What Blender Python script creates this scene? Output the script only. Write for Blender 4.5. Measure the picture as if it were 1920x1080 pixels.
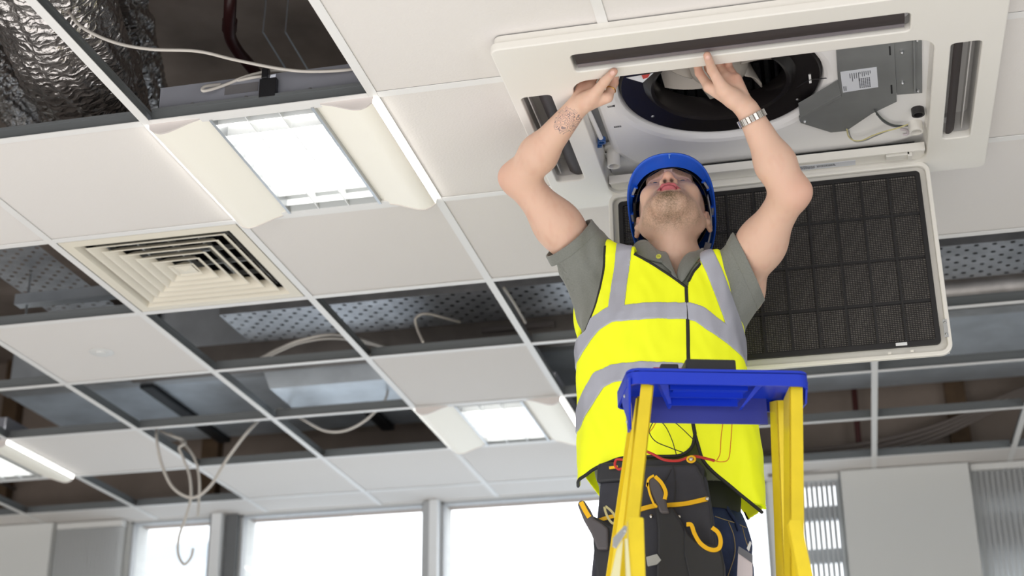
import bpy, bmesh, math, random
import numpy as np
from mathutils import Vector, Matrix, Euler
random.seed(7)
PI = math.pi
C = bpy.context.scene.collection
for o in list(bpy.data.objects): bpy.data.objects.remove(o)

# ------------------------------------------------------------------ camera
ZC = 3.0                                   # height of the ceiling grid
FPX, YAW, PITCH, ROLL = 2751.5, -0.21997, 0.39448, -0.00841
CAM = np.array([1.61108, -2.98434, ZC-1.819])
def _basis():
    cy, sy, cp, sp = math.cos(YAW), math.sin(YAW), math.cos(PITCH), math.sin(PITCH)
    f = np.array([sy*cp, cy*cp, sp]); r = np.array([cy, -sy, 0.]); u = np.cross(r, f)
    return r*math.cos(ROLL)+u*math.sin(ROLL), -r*math.sin(ROLL)+u*math.cos(ROLL), f
CR, CU, CF = _basis()
cd = bpy.data.cameras.new('camera'); cam = bpy.data.objects.new('camera', cd); C.objects.link(cam)
M = Matrix(((CR[0], CU[0], -CF[0], CAM[0]), (CR[1], CU[1], -CF[1], CAM[1]), (CR[2], CU[2], -CF[2], CAM[2]), (0, 0, 0, 1)))
cam.matrix_world = M
cd.sensor_width = 36.0; cd.lens = 36.0*FPX/1920
cd.clip_start = .05; cd.clip_end = 300
cd.dof.use_dof = True; cd.dof.focus_distance = 3.5; cd.dof.aperture_fstop = 3.0
bpy.context.scene.camera = cam
def _ray(u, v): return CF*FPX+CR*(u-960)-CU*(v-540)
def az(u, v, z): d = _ray(u, v); return CAM+d*(z-CAM[2])/d[2]      # pixel -> point at height z
def ay(u, v, y): d = _ray(u, v); return CAM+d*(y-CAM[1])/d[1]      # pixel -> point on plane y
def ad(u, v, t): return CAM+_ray(u, v)/FPX*t

# ------------------------------------------------------------------ world, lights, exposure
sc = bpy.context.scene
w = bpy.data.worlds.new('overcast_sky'); sc.world = w; w.use_nodes = True
nt = w.node_tree; bg = nt.nodes['Background']
bg.inputs[0].default_value = (.93, .97, 1, 1); bg.inputs[1].default_value = 3.0
sc.view_settings.view_transform = 'Standard'; sc.view_settings.look = 'None'
sc.view_settings.exposure = 0.0; sc.view_settings.gamma = 1.0; sc.view_settings.use_curve_mapping = False
def area(name, loc, target, sx, sy, power, col=(1, 1, 1)):
    l = bpy.data.lights.new(name, 'AREA'); l.shape = 'RECTANGLE'; l.size = sx; l.size_y = sy; l.energy = power; l.color = col
    o = bpy.data.objects.new(name, l); C.objects.link(o); o.location = loc
    o.rotation_euler = (Vector(target)-Vector(loc)).to_track_quat('-Z', 'Y').to_euler()
    return o
# unseen lamps added behind, beside and below the camera; those walls have no openings
area('rear_fill', (-.6, -6.3, 1.1), (1.0, .4, 2.7), 6.0, 2.2, 84, (1, .98, .97))  # added to brighten ceiling and worker from behind the camera
area('floor_fill', (.1, -2.1, .03), (.1, -2.1, 3), 6.0, 5.0, 127, (1, .972, .955))  # added lamp just above the floor, in place of bounced daylight
area('left_fill', (-4.8, -2.5, 1.2), (.8, 0.3, 2.7), 3.0, 1.9, 44, (1, .97, .94))  # added fill from the left, no window modelled
area('right_fill', (5.2, -3.5, 1.0), (1.3, 0.3, 2.8), 2.6, 1.9, 52, (.96, .98, 1))  # added fill from the lower right, no window modelled
area('daylight_far_window', (-.1, 3.7, 1.6), (0.5, 0, 1.8), 3.2, 1.6, 8, (.92, .97, 1))

# ------------------------------------------------------------------ helpers
def lin(c): return tuple((x/255/12.92 if x/255 <= .04045 else ((x/255+.055)/1.055)**2.4) for x in c)
MATS = {}
def mat(name, rgb, rough=.5, metal=0., bump=0., bscale=60., var=0., vscale=8., emit=None, estr=0., spec=.5, coat=0., stretch=None, bdist=.002):
    m = bpy.data.materials.new(name); m.use_nodes = True; n = m.node_tree; p = n.nodes['Principled BSDF']
    c = (*lin(rgb), 1)
    p.inputs['Base Color'].default_value = c; p.inputs['Roughness'].default_value = rough; p.inputs['Metallic'].default_value = metal
    p.inputs['Specular IOR Level'].default_value = spec; p.inputs['Coat Weight'].default_value = coat
    tc = n.nodes.new('ShaderNodeTexCoord'); mp = n.nodes.new('ShaderNodeMapping'); n.links.new(tc.outputs['Object'], mp.inputs[0])
    if stretch: mp.inputs['Scale'].default_value = stretch
    if var:
        t = n.nodes.new('ShaderNodeTexNoise'); t.inputs['Scale'].default_value = vscale; t.inputs['Detail'].default_value = 4
        n.links.new(mp.outputs[0], t.inputs['Vector'])
        r = n.nodes.new('ShaderNodeMapRange'); r.inputs[1].default_value = .3; r.inputs[2].default_value = .7
        r.inputs[3].default_value = 1-var; r.inputs[4].default_value = 1+var
        n.links.new(t.outputs[0], r.inputs[0])
        mx = n.nodes.new('ShaderNodeVectorMath'); mx.operation = 'SCALE'; mx.inputs[0].default_value = c[:3]
        n.links.new(r.outputs[0], mx.inputs['Scale']); n.links.new(mx.outputs[0], p.inputs['Base Color'])
    if bump:
        t = n.nodes.new('ShaderNodeTexNoise'); t.inputs['Scale'].default_value = bscale; t.inputs['Detail'].default_value = 3
        n.links.new(mp.outputs[0], t.inputs['Vector'])
        b = n.nodes.new('ShaderNodeBump'); b.inputs['Strength'].default_value = bump; b.inputs['Distance'].default_value = bdist
        n.links.new(t.outputs[0], b.inputs['Height']); n.links.new(b.outputs[0], p.inputs['Normal'])
    if emit:
        p.inputs['Emission Color'].default_value = (*lin(emit), 1); p.inputs['Emission Strength'].default_value = estr
    MATS[name] = m; return m

class MB:
    """collects geometry, links it as ONE mesh object"""
    def __init__(s): s.v = []; s.f = []; s.mi = []; s.cur = 0
    def add(s, vs, fs):
        b = len(s.v); s.v += [tuple(map(float, x)) for x in vs]; s.f += [tuple(b+i for i in f) for f in fs]; s.mi += [s.cur]*len(fs)
    def box(s, x0, x1, y0, y1, z0, z1, T=None):
        vs = [(x, y, z) for z in (z0, z1) for y in (y0, y1) for x in (x0, x1)]
        if T: vs = [T @ Vector(v) for v in vs]
        s.add(vs, [(0, 2, 3, 1), (4, 5, 7, 6), (0, 1, 5, 4), (2, 6, 7, 3), (0, 4, 6, 2), (1, 3, 7, 5)])
    def obox(s, a, b, wx, wz, up=(0, 0, 1)):
        """bar from a to b, wx wide, wz deep along up"""
        a = Vector(a); b = Vector(b); d = (b-a).normalized(); up = Vector(up); x = d.cross(up).normalized(); u = x.cross(d).normalized()
        vs = [p+x*i*wx/2+u*j*wz/2 for p in (a, b) for j in (-1, 1) for i in (-1, 1)]
        s.add(vs, [(0, 2, 3, 1), (4, 5, 7, 6), (0, 1, 5, 4), (2, 6, 7, 3), (0, 4, 6, 2), (1, 3, 7, 5)])
    def tube(s, pts, r, n=8, caps=True):
        pts = [Vector(p) for p in pts]; k = len(pts); rs = r if hasattr(r, '__len__') else [r]*k
        T = [(pts[min(i+1, k-1)]-pts[max(i-1, 0)]).normalized() for i in range(k)]
        u = T[0].orthogonal().normalized(); vs = []
        for i in range(k):
            u = (u-T[i]*u.dot(T[i])).normalized(); q = T[i].cross(u)
            vs += [pts[i]+(u*math.cos(2*PI*j/n)+q*math.sin(2*PI*j/n))*rs[i] for j in range(n)]
        fs = [(i*n+j, i*n+(j+1) % n, (i+1)*n+(j+1) % n, (i+1)*n+j) for i in range(k-1) for j in range(n)]
        if caps: fs += [tuple(range(n))[::-1], tuple((k-1)*n+j for j in range(n))]
        s.add(vs, fs)
    def cyl(s, a, b, r, n=16): s.tube([a, b], r, n)
    def lathe(s, prof, c, n=32, axis='z', T=None):
        """prof list of (r,h)"""
        vs = []
        for r, h in prof:
            for j in range(n):
                a = 2*PI*j/n; v = Vector((r*math.cos(a), r*math.sin(a), h))
                if T: v = T @ v
                vs.append(v+Vector(c))
        s.add(vs, [(i*n+j, i*n+(j+1) % n, (i+1)*n+(j+1) % n, (i+1)*n+j) for i in range(len(prof)-1) for j in range(n)])
    def prism(s, poly, off):
        """polygon (3d points) extruded by vector off"""
        n = len(poly); off = Vector(off); vs = [Vector(p) for p in poly]+[Vector(p)+off for p in poly]
        s.add(vs, [tuple(range(n))[::-1], tuple(range(n, 2*n))]+[(i, (i+1) % n, n+(i+1) % n, n+i) for i in range(n)])
    def mesh(s, name, mats):
        me = bpy.data.meshes.new(name); me.from_pydata(s.v, [], s.f)
        for m in (mats if isinstance(mats, (list, tuple)) else [mats]): me.materials.append(m)
        if any(s.mi): me.polygons.foreach_set('material_index', s.mi)
        bm = bmesh.new(); bm.from_mesh(me); bmesh.ops.recalc_face_normals(bm, faces=bm.faces); bm.to_mesh(me); bm.free()
        return me
    def build(s, name, mats, parent=None, smooth=None, bevel=0, bseg=2, **tags):
        o = bpy.data.objects.new(name, s.mesh(name, mats)); C.objects.link(o)
        if parent:
            o.parent = parent
            if parent.type == 'EMPTY' and not LOCAL.get(parent.name): o.matrix_parent_inverse = Matrix.Translation(-Vector(parent.location))
        if bevel:
            md = o.modifiers.new('bevel', 'BEVEL'); md.width = bevel; md.segments = bseg; md.limit_method = 'ANGLE'
        if smooth is not None: shade(o, smooth)
        for k, v in tags.items(): o[k] = v
        return o
LOCAL = {}
def shade(o, ang=40):
    me = o.data
    me.polygons.foreach_set('use_smooth', [True]*len(me.polygons))
    if ang < 180:
        bm = bmesh.new(); bm.from_mesh(me); a = math.radians(ang)
        for e in bm.edges:
            if len(e.link_faces) == 2 and e.calc_face_angle(0) > a: e.smooth = False
        bm.to_mesh(me); bm.free()
def empty(name, loc, label=None, cat=None, group=None, kind=None, local=False):
    o = bpy.data.objects.new(name, None); C.objects.link(o); o.location = loc; o.empty_display_size = .05
    tag(o, label, cat, group, kind)
    if local: LOCAL[o.name] = True
    return o
def tag(o, label=None, cat=None, group=None, kind=None):
    if label: o['label'] = label
    if cat: o['category'] = cat
    if group: o['group'] = group
    if kind: o['kind'] = kind
    return o
def inst(src, parent, loc, name=None):
    o = src.copy(); C.objects.link(o); o.parent = parent
    if parent is not None and not LOCAL.get(parent.name): o.matrix_parent_inverse = Matrix.Translation(-Vector(parent.location))
    o.location = loc; return o
def spline(pts, n=8):
    """Catmull-Rom through pts"""
    P = [np.array(p, float) for p in pts]; P = [2*P[0]-P[1]]+P+[2*P[-1]-P[-2]]; out = []
    for i in range(1, len(P)-2):
        for k in range(n):
            t = k/n; a, b, c, d = P[i-1:i+3]
            out.append(.5*(2*b+(c-a)*t+(2*a-5*b+4*c-d)*t*t+(3*b-a-3*c+d)*t**3))
    out.append(P[-2]); return out
def rrect(x0, x1, y0, y1, r, n=6):
    out = []
    for cx, cy, a0 in ((x1-r, y1-r, 0), (x0+r, y1-r, 90), (x0+r, y0+r, 180), (x1-r, y0+r, 270)):
        for k in range(n+1):
            a = math.radians(a0+90*k/n); out.append((cx+r*math.cos(a), cy+r*math.sin(a)))
    return out
def plate(name, loops, z0, z1, m, parent=None, bevel=0., T=None, smooth=30, **tags):
    """flat plate with holes: first loop outer, others holes (xy), thickness z0..z1, optional matrix"""
    cu = bpy.data.curves.new(name, 'CURVE'); cu.dimensions = '2D'; cu.fill_mode = 'BOTH'
    cu.extrude = (z1-z0)/2-bevel; cu.bevel_depth = bevel; cu.bevel_resolution = 2
    cu.offset = -bevel
    for lp in loops:
        sp = cu.splines.new('POLY'); sp.points.add(len(lp)-1)
        for i, p in enumerate(lp): sp.points[i].co = (p[0], p[1], 0, 1)
        sp.use_cyclic_u = True
    tmp = bpy.data.objects.new('tmp', cu); C.objects.link(tmp)
    dg = bpy.context.evaluated_depsgraph_get(); me = bpy.data.meshes.new_from_object(tmp.evaluated_get(dg))
    bpy.data.objects.remove(tmp)
    me.transform(Matrix.Translation((0, 0, (z0+z1)/2)))
    if T: me.transform(T)
    me.name = name; me.materials.clear(); me.materials.append(m)
    o = bpy.data.objects.new(name, me); C.objects.link(o)
    if parent:
        o.parent = parent
        if parent.type == 'EMPTY' and not LOCAL.get(parent.name): o.matrix_parent_inverse = Matrix.Translation(-Vector(parent.location))
    if smooth: shade(o, smooth)
    if bevel: md = o.modifiers.new('wn', 'WEIGHTED_NORMAL'); md.keep_sharp = True
    for k, v in tags.items(): o[k] = v
    return o
def text(name, s, size, T, m, parent, ext=.0004):
    cu = bpy.data.curves.new(name, 'FONT'); cu.body = s; cu.size = size; cu.extrude = ext; cu.align_x = 'LEFT'
    tmp = bpy.data.objects.new('tmp', cu); C.objects.link(tmp)
    dg = bpy.context.evaluated_depsgraph_get(); me = bpy.data.meshes.new_from_object(tmp.evaluated_get(dg))
    bpy.data.objects.remove(tmp); me.transform(T); me.name = name; me.materials.clear(); me.materials.append(m)
    o = bpy.data.objects.new(name, me); C.objects.link(o); o.parent = parent
    if parent.type == 'EMPTY' and not LOCAL.get(parent.name): o.matrix_parent_inverse = Matrix.Translation(-Vector(parent.location))
    return o

# ------------------------------------------------------------------ materials
TILE = mat('ceiling_tile_white', (232, 228, 224), .95, bump=.35, bscale=160, spec=.2)
PAINT = mat('white_paint', (226, 226, 224), .6)
BAR = mat('grid_bar_white', (238, 237, 235), .45)
WEB = mat('grid_web_grey', (132, 136, 138), .45, .4)
CREAM = mat('cream_plastic', (239, 236, 229), .4)
CREAM2 = mat('diffuser_cream', (236, 229, 212), .5)
CARPET = mat('carpet_grey', (168, 165, 162), .95, var=.1, vscale=40)
WALLM = mat('wall_grey_white', (226, 227, 225), .8)
SLAB = mat('concrete_slab', (146, 134, 126), .95, var=.35, vscale=3)
BEIGE = mat('void_wall_beige', (158, 144, 134), .95, var=.08, vscale=5)
TIMBER = mat('brown_timber', (104, 84, 64), .8, var=.2, vscale=12)
GALV = mat('galvanised_steel', (176, 179, 182), .42, .5, var=.12, vscale=14)
GALVD = mat('dull_duct_steel', (196, 204, 212), .4, .3, var=.15, vscale=6)
BLACKM = mat('black_metal', (34, 34, 37), .4)
ALU = mat('brushed_aluminium', (190, 192, 194), .35, .9)
CABLE = mat('white_cable', (214, 208, 200), .5)
VANE = mat('charcoal_vane', (64, 58, 58), .55, spec=.25)
FOAM = mat('white_foam', (244, 243, 242), .5)
GLOSSB = mat('gloss_black_plastic', (30, 27, 28), .27)
MATB = mat('matt_black_plastic', (38, 36, 38), .4)
FANM = mat('fan_grey_beige', (176, 169, 160), .5)
# ================================================================== ROOM SHELL
S = .6
YW = 3.88                                   # window wall
def struct(name, m, boxes, parent=None):
    b = MB()
    for q in boxes: b.box(*q)
    o = b.build(name, m, parent); o['kind'] = 'structure'; return o
XL, XR, YR = -6.0, 7.2, -7.5
struct('floor', CARPET, [(XL, XR, YR, YW, -.1, 0)])
struct('wall_left', WALLM, [(XL-.1, XL, YR, YW, 0, 3.95)])
struct('wall_right', WALLM, [(XR, XR+.1, YR, YW, 0, 3.95)])
struct('wall_rear', WALLM, [(XL, XR, YR-.1, YR, 0, 3.95)])
struct('ceiling_slab', SLAB, [(XL, XR, YR, YW+.2, 3.95, 4.1)])
# far wall: sill, head above the ceiling, piers between windows
SILL = .85
WINS = [(-1.95, -1.50), (-1.346, -.375), (-.29, 1.30), (1.36, 1.63), (2.24, 3.1)]
piers = []; x = XL
for a, b_ in WINS: piers.append((x, a)); x = b_
piers.append((x, XR))
wf = struct('wall_far', WALLM, [(XL, XR, YW, YW+.2, 0, SILL)]+[(a, b_, YW+.004, YW+.2, SILL, 3.0) for a, b_ in piers])
struct('wall_above_ceiling', BEIGE, [(XL, XR, YW+.02, YW+.2, 3.004, 3.95)])
GLASS = bpy.data.materials.new('window_glass'); GLASS.use_nodes = True
_n = GLASS.node_tree; _n.nodes.clear(); _o = _n.nodes.new('ShaderNodeOutputMaterial'); _t = _n.nodes.new('ShaderNodeBsdfTransparent')
_g = _n.nodes.new('ShaderNodeBsdfGlossy'); _g.inputs['Roughness'].default_value = .02; _mx = _n.nodes.new('ShaderNodeMixShader'); _mx.inputs[0].default_value = .05
_n.links.new(_t.outputs[0], _mx.inputs[1]); _n.links.new(_g.outputs[0], _mx.inputs[2]); _n.links.new(_mx.outputs[0], _o.inputs[0])
FRAME = mat('window_frame_grey', (178, 180, 182), .45)
POSTW = mat('white_post', (236, 238, 240), .5)
DARKP = mat('dark_grey_post', (104, 106, 108), .5)
for i, (a, b_) in enumerate(WINS):
    wn = empty(f'window_{i+1}', ((a+b_)/2, YW+.1, SILL), kind='structure')
    b = MB(); t = .014
    zz = [(SILL, SILL+t), (3.0-t, 3.0)]
    if i >= 3: zz += [(2.60, 2.66), (2.80, 2.86)] if i == 3 else [(2.62, 2.80), (2.86, 2.99)]
    for z0, z1 in zz: b.box(a, b_, YW-.002, YW+.05, z0, z1)
    for x0, x1 in ((a, a+t), (b_-t, b_)): b.box(x0, x1, YW-.002, YW+.05, SILL, 3.0)
    b.build('window_frame', FRAME, wn)
    b = MB(); b.box(a+t, b_-t, YW+.022, YW+.028, SILL+t, 3.0-t); b.build('pane', GLASS, wn)
# posts between the windows
struct('trim_1', DARKP, [(-1.495, -1.478, YW-.05, YW+.003, SILL, 2.998), (-1.415, -1.352, YW-.03, YW+.003, SILL, 2.998)])
struct('trim_2', POSTW, [(-1.478, -1.425, YW-.07, YW+.003, SILL, 2.998)])
struct('trim_3', FRAME, [(-.372, -.338, YW-.04, YW+.003, SILL, 2.998)])
struct('trim_4', POSTW, [(-.336, -.294, YW-.06, YW+.003, SILL, 2.998)])
struct('trim_5', WALLM, [(1.645, 2.215, YW-.10, YW-.002, .1, 2.996)])      # flat column panels
struct('trim_6', WALLM, [(-2.95, -2.345, YW-.10, YW-.002, .1, 2.996)])
struct('baseboard_far', PAINT, [(XL, XR, YW-.02, YW-.001, 0, .1)])
# pale building outside
ob = empty('office_block', (-4.4, 14, 0), 'pale office block outside beyond the leftmost bare window', 'building')
PALE = mat('pale_facade', (250, 252, 254), .8, emit=(245, 250, 255), estr=.0)
PALEG = mat('pale_facade_band', (176, 184, 192), .7)
b = MB(); b.box(-11, -5.25, 13, 17, 0, 7.4); b.build('facade', PALE, ob)
for k in range(4):
    b = MB(); b.box(-11, -5.22, 12.93, 12.99, 1.2+k*1.6, 1.9+k*1.6); b.build('window_band', PALEG, ob)
b = MB(); b.box(-40, 40, 5, 60, -4.1, -4.0); o = b.build('pavement', PALEG); o['kind'] = 'structure'

# vertical louvre blinds
BL = mat('blind_fabric', (236, 238, 239), .8)
def blind(x0, x1, n, ang, label):
    t = empty('vertical_blind', ((x0+x1)/2, YW-.05, 2.98), label, 'blind')
    b = MB(); b.box(x0, x1, YW-.075, YW-.035, 2.965, 2.995); b.build('head_rail', PAINT, t)
    src = None; a = math.radians(ang)
    for k in range(n):
        x = x0+(k+.5)*(x1-x0)/n
        if src is None:
            b = MB(); h = .0165
            pts = [(h*s*math.cos(a)-.002*(1-s*s)*math.sin(a), h*s*math.sin(a)+.002*(1-s*s)*math.cos(a)) for s in (-1, -.5, 0, .5, 1)]
            for p, q in zip(pts, pts[1:]): b.add([(p[0], p[1], 0), (q[0], q[1], 0), (q[0], q[1], -2.0), (p[0], p[1], -2.0)], [(0, 1, 2, 3)])
            src = b.build('slat', BL, t, smooth=60)
            md = src.modifiers.new('thick', 'SOLIDIFY'); md.thickness = .0012
            src.location = (x, YW-.055, 2.964)
        else: inst(src, t, (x, YW-.055, 2.964))
blind(-2.335, -1.965, 17, 38, 'closed pale vertical blind left of the leftmost bare window')
blind(1.36, 1.635, 12, -62, 'half open vertical blind behind the right leg of the yellow ladder')
blind(2.225, 2.86, 26, -50, 'pale vertical blind at the far right edge beside the flat panel')

# ================================================================== SUSPENDED CEILING
ceil = empty('ceiling', (1.5, 1.5, ZC), kind='structure')
TILES = {(-1, 0), (-2, 0), (-3, 0), (1, 0), (0, 1), (1, 1), (2, 1), (3, 1), (4, 1), (-2, 2), (0, 3), (-3, 4), (1, -1), (2, -1), (3, -1), (4, -1), (3, 0), (4, 0),
         (-2, 5), (-1, 5), (0, 5), (1, 5), (-3, 1), (-3, -1), (4, -2), (3, -2), (2, -2), (1, -2), (-2, -1), (5, -1), (5, 0), (5, 1), (6, 0), (6, 1), (6, -1), (6,-2), (5,-2)}
OPEN = {(-1, -1), (0, -1), (-2, 1), (-3, 2), (-1, 2), (0, 2), (1, 2), (2, 2), (3, 2), (4, 2), (-4, 3), (-3, 3), (-2, 3), (-1, 3), (1, 3), (2, 3), (3, 3), (4, 3), (5, 2), (5, 3),
        (-2, 4), (-1, 4), (1, 4), (2, 4), (3, 4), (4, 4), (5, 4), (-5, 5), (-4, 5), (-3, 5), (2, 5), (3, 5), (4, 5), (5, 5), (-1, -2), (0, -2), (-4, 2), (-5, 3), (-5, 4)}
C0, C1, R0, R1 = -5, 6, -2, 6
tsrc = None
def tile(c, r, h=S, xs=None):
    global tsrc
    loc = (c*S+S/2, r*S+h/2, ZC+.002)
    if xs:
        b = MB(); b.box(xs[0]-loc[0], xs[1]-loc[0], -S/2+.004, S/2-.004, 0, .016); o = b.build('ceiling_tile', TILE, ceil, bevel=.0015, bseg=1); o.location = loc; return o
    if h != S or tsrc is None:
        b = MB(); g = .004; b.box(-S/2+g, S/2-g, -h/2+g, h/2-g, 0, .016)
        o = b.build('ceiling_tile', TILE, ceil, bevel=.0015, bseg=1); o.location = loc
        if h == S: tsrc = o
        return o
    return inst(tsrc, ceil, loc)
for c in range(C0, C1+1):
    for r in range(R0, R1):
        if (c, r) == (1, 0): tile(c, r, xs=(.604, .95))
        elif (c, r) == (3, 0): tile(c, r, xs=(2.062, 2.396))
        elif (c, r) in TILES: tile(c, r)
hs = YW-R1*S
ssrc = None
for c in range(C0, C1+1):
    if ssrc is None: ssrc = tile(c, R1, hs-.001)
    else: inst(ssrc, ceil, (c*S+S/2, R1*S+(hs-.001)/2, ZC+.002))
# plain ceiling beyond the part the photograph shows
struct('ceiling_plain', PAINT, [(XL, C0*S-.014, YR, YW, ZC, ZC+.02), ((C1+1)*S+.014, XR, YR, YW, ZC, ZC+.02), (C0*S-.012, (C1+1)*S+.012, YR, R0*S-.014, ZC, ZC+.02)])
def tee(L, along):
    b = MB(); w = .012; e = .0
    def bx(w0, w1, z0, z1):
        if along == 'x': b.box(e, L-e, w0, w1, z0, z1)
        else: b.box(w0, w1, e, L-e, z0, z1)
    b.cur = 0; bx(-w, w, ZC-.0012, ZC+.0006)
    b.cur = 1; bx(-.0014, .0014, ZC+.0006, ZC+.038); bx(-.0035, .0035, ZC+.030, ZC+.038)
    bx(-w, -.0014, ZC+.0006, ZC+.0012); bx(.0014, w, ZC+.0006, ZC+.0012)
    return b
skip_x = {(c, r) for c in (2, ) for r in (0, 1)}        # cassette unit stands in the grid here
for c in range(C0, C1+2):
    # main runners, interrupted only by the air-conditioning unit
    spans = [(R0*S, -.165), (.64, YW)] if c in (2, 3) else [(R0*S, YW)]
    for y0, y1 in spans:
        o = tee(y1-y0, 'y').build('main_runner', [BAR, WEB], ceil); o.location = (c*S, y0, 0)
csrc = None
for c in range(C0, C1+1):
    for r in range(R0, R1+1):
        x0, x1 = c*S+.0125, c*S+S-.0125
        if r in (0, 1):
            if c == 2: continue
            if c == 1 and r in (0, 1): x1 = .955
            if c == 3: x0 = 2.055
        if x1-x0 > .57:
            if csrc is None: csrc = tee(x1-x0, 'x').build('cross_tee', [BAR, WEB], ceil); csrc.location = (x0, r*S, 0)
            else: inst(csrc, ceil, (x0, r*S, 0))
        else:
            o = tee(x1-x0, 'x').build('cross_tee', [BAR, WEB], ceil); o.location = (x0, r*S, 0)
struct('trim_7', BAR, [(C0*S, (C1+1)*S, YW-.022, YW-.0005, ZC-.003, ZC+.001)])

# concealed sprinkler on a tile
b = MB(); T0 = az(190, 661, ZC)
t = empty('sprinkler_cover', T0, 'small round white sprinkler cover on the tile beside the square vent', 'sprinkler')
b.lathe([(0, -.006), (.018, -.006), (.02, -.004), (.02, -.001)], T0, 24); b.build('cover_plate', PAINT, t, smooth=40)
b = MB(); b.lathe([(0, -.001), (.042, -.001), (.045, .0015)], T0, 32); b.build('ring', PAINT, t, smooth=40)

# ================================================================== LUMINAIRES
WING = mat('luminaire_wing', (238, 234, 222), .45, emit=(250, 246, 234), estr=.17)
LIP = mat('luminaire_lit_lip', (255, 253, 245), .5, emit=(255, 252, 244), estr=7)
TUBE = mat('luminaire_light', (255, 255, 255), .5, emit=(255, 253, 248), estr=3.6)
LOUV = mat('louvre_blade_white', (240, 242, 242), .3)
ENDR = mat('end_reflector', (176, 180, 180), .3, .3)
CAPM = mat('luminaire_end_cap', (222, 214, 210), .5)
BODY = mat('luminaire_body', (160, 162, 172), .5, .3)
def luminaire(c, r, label):
    x0, y0 = c*S, r*S; x1, y1 = x0+S, y0+S
    t = empty('ceiling_light', (x0+S/2, y0+S/2, ZC), label, 'light', 'recessed winged ceiling lights')
    a, e = .165, .435                       # louvre opening in x
    g = .012
    # end bars (flat frame)
    for ya, yb in ((y0+.004, y0+.026), (y1-.026, y1-.004)): b = MB(); b.box(x0+g, x1-g, ya, yb, ZC-.001, ZC+.004); b.build('frame', BAR, t)
    # wings: bulging translucent shells
    prof = [(.004, .0), (.006, -.014), (.018, -.024), (.035, -.030), (.055, -.028), (.08, -.020), (.11, -.009), (.14, -.001), (.163, .010)]
    for s in (1, -1):
        b = MB(); k = len(prof)
        X = [(x0+p[0] if s == 1 else x1-p[0]) for p in prof]
        for Y in (y0+.012, y1-.010):
            b.v += [(X[i], Y, ZC+prof[i][1]) for i in range(k)]
        for i in range(k-1):
            b.f.append((i, i+1, k+i+1, k+i)); b.mi.append(1 if i == 0 else 0)
        o = b.build('wing', [WING, LIP], t, smooth=60)
        for Y0, Y1 in ((y0+.006, y0+.0115), (y1-.0095, y1-.006)):      # end caps: flat lens-shaped plates
            b = MB(); poly = [(X[i], Y0, ZC+prof[i][1]-.0015) for i in range(k-1)]+[(X[k-2], Y0, ZC+.003), (X[0], Y0, ZC+.003)]
            b.prism(poly, (0, Y1-Y0, 0)); b.build('end_cap', CAPM, t)
        b = MB(); xx = x0+a if s == 1 else x0+e
        b.box(xx-.004, xx+.004, y0+.02, y1-.02, ZC-.004, ZC+.05); b.build('side_rail', ALU, t)
    # louvre: two long dividers, seven cross blades
    bs = None
    for k in (1, 2):
        xx = x0+a+(e-a)*k/3; b = MB(); b.box(xx-.0012, xx+.0012, y0+.026, y1-.026, ZC-.002, ZC+.034); b.build('divider', LOUV, t)
    for k in range(9):
        yy = y0+.026+(S-.052)*(k+.5)/9
        if bs is None: b = MB(); b.box(x0+a+.004, x0+e-.004, -.001, .001, ZC+.004, ZC+.032); bs = b.build('louvre_blade', LOUV, t); bs.location = (0, yy, 0)
        else: inst(bs, t, (0, yy, 0))
    b = MB(); b.add([(x0+a+.004, y0+.026, ZC), (x0+e-.004, y0+.026, ZC), (x0+e-.004, y0+.10, ZC+.04), (x0+a+.004, y0+.10, ZC+.04)], [(0, 1, 2, 3)]); b.build('end_reflector', ENDR, t)
    b = MB(); b.add([(x0+a+.004, y1-.026, ZC), (x0+e-.004, y1-.026, ZC), (x0+e-.004, y1-.08, ZC+.04), (x0+a+.004, y1-.08, ZC+.04)], [(0, 1, 2, 3)])
    b.build('end_reflector', ENDR, t)
    b = MB(); b.box(x0+a+.004, x0+e-.004, y0+.098, y1-.078, ZC+.040, ZC+.043); b.build('lamp_diffuser', TUBE, t)
    # housing above the grid
    b = MB(); z1 = ZC+.105
    b.box(x0+.02, x0+.305, y0+.015, y0+.017, ZC+.04, z1); b.box(x0+.335, x1-.03, y0+.015, y0+.017, ZC+.04, z1)
    b.box(x0+.02, x1-.02, y1-.017, y1-.015, ZC+.005, z1); b.box(x0+.02, x1-.02, y0+.015, y1-.015, z1, z1+.002)
    b.box(x0+.02, x0+.022, y0+.015, y1-.015, ZC+.04, z1); b.box(x1-.022, x1-.02, y0+.015, y1-.015, ZC+.04, z1)
    b.build('housing', BODY, t)
    for fx in (.115, .26, .43):
        b = MB(); b.lathe([(0, .004), (.004, .003), (.005, 0)], (x0+fx, y0+.014, ZC+.047), 10, T=Matrix.Rotation(PI/2, 4, 'X')); b.build('screw', ALU, t, smooth=60)
    b = MB(); b.box(x0+.30, x0+.345, y0-.004, y0+.012, ZC+.03, ZC+.085); b.box(x0+.305, x0+.322, y0-.006, y0+.012, ZC+.085, ZC+.115); b.build('connector_block', BLACKM, t, bevel=.002)
    b = MB(); b.box(x0+.20, x0+.29, y0+.0135, y0+.0145, ZC+.062, ZC+.088); b.build('rating_label', mat('rating_label', (112, 110, 112), .6), t)
    return t
luminaire(0, 0, 'large lit ceiling light with curved wings, nearest, left of the worker\'s arm')
luminaire(0, 4, 'lit ceiling light with curved wings in the far row beside the yellow vest')
luminaire(-4, 4, 'lit ceiling light cut by the left edge, only its bright right wing showing')

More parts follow.
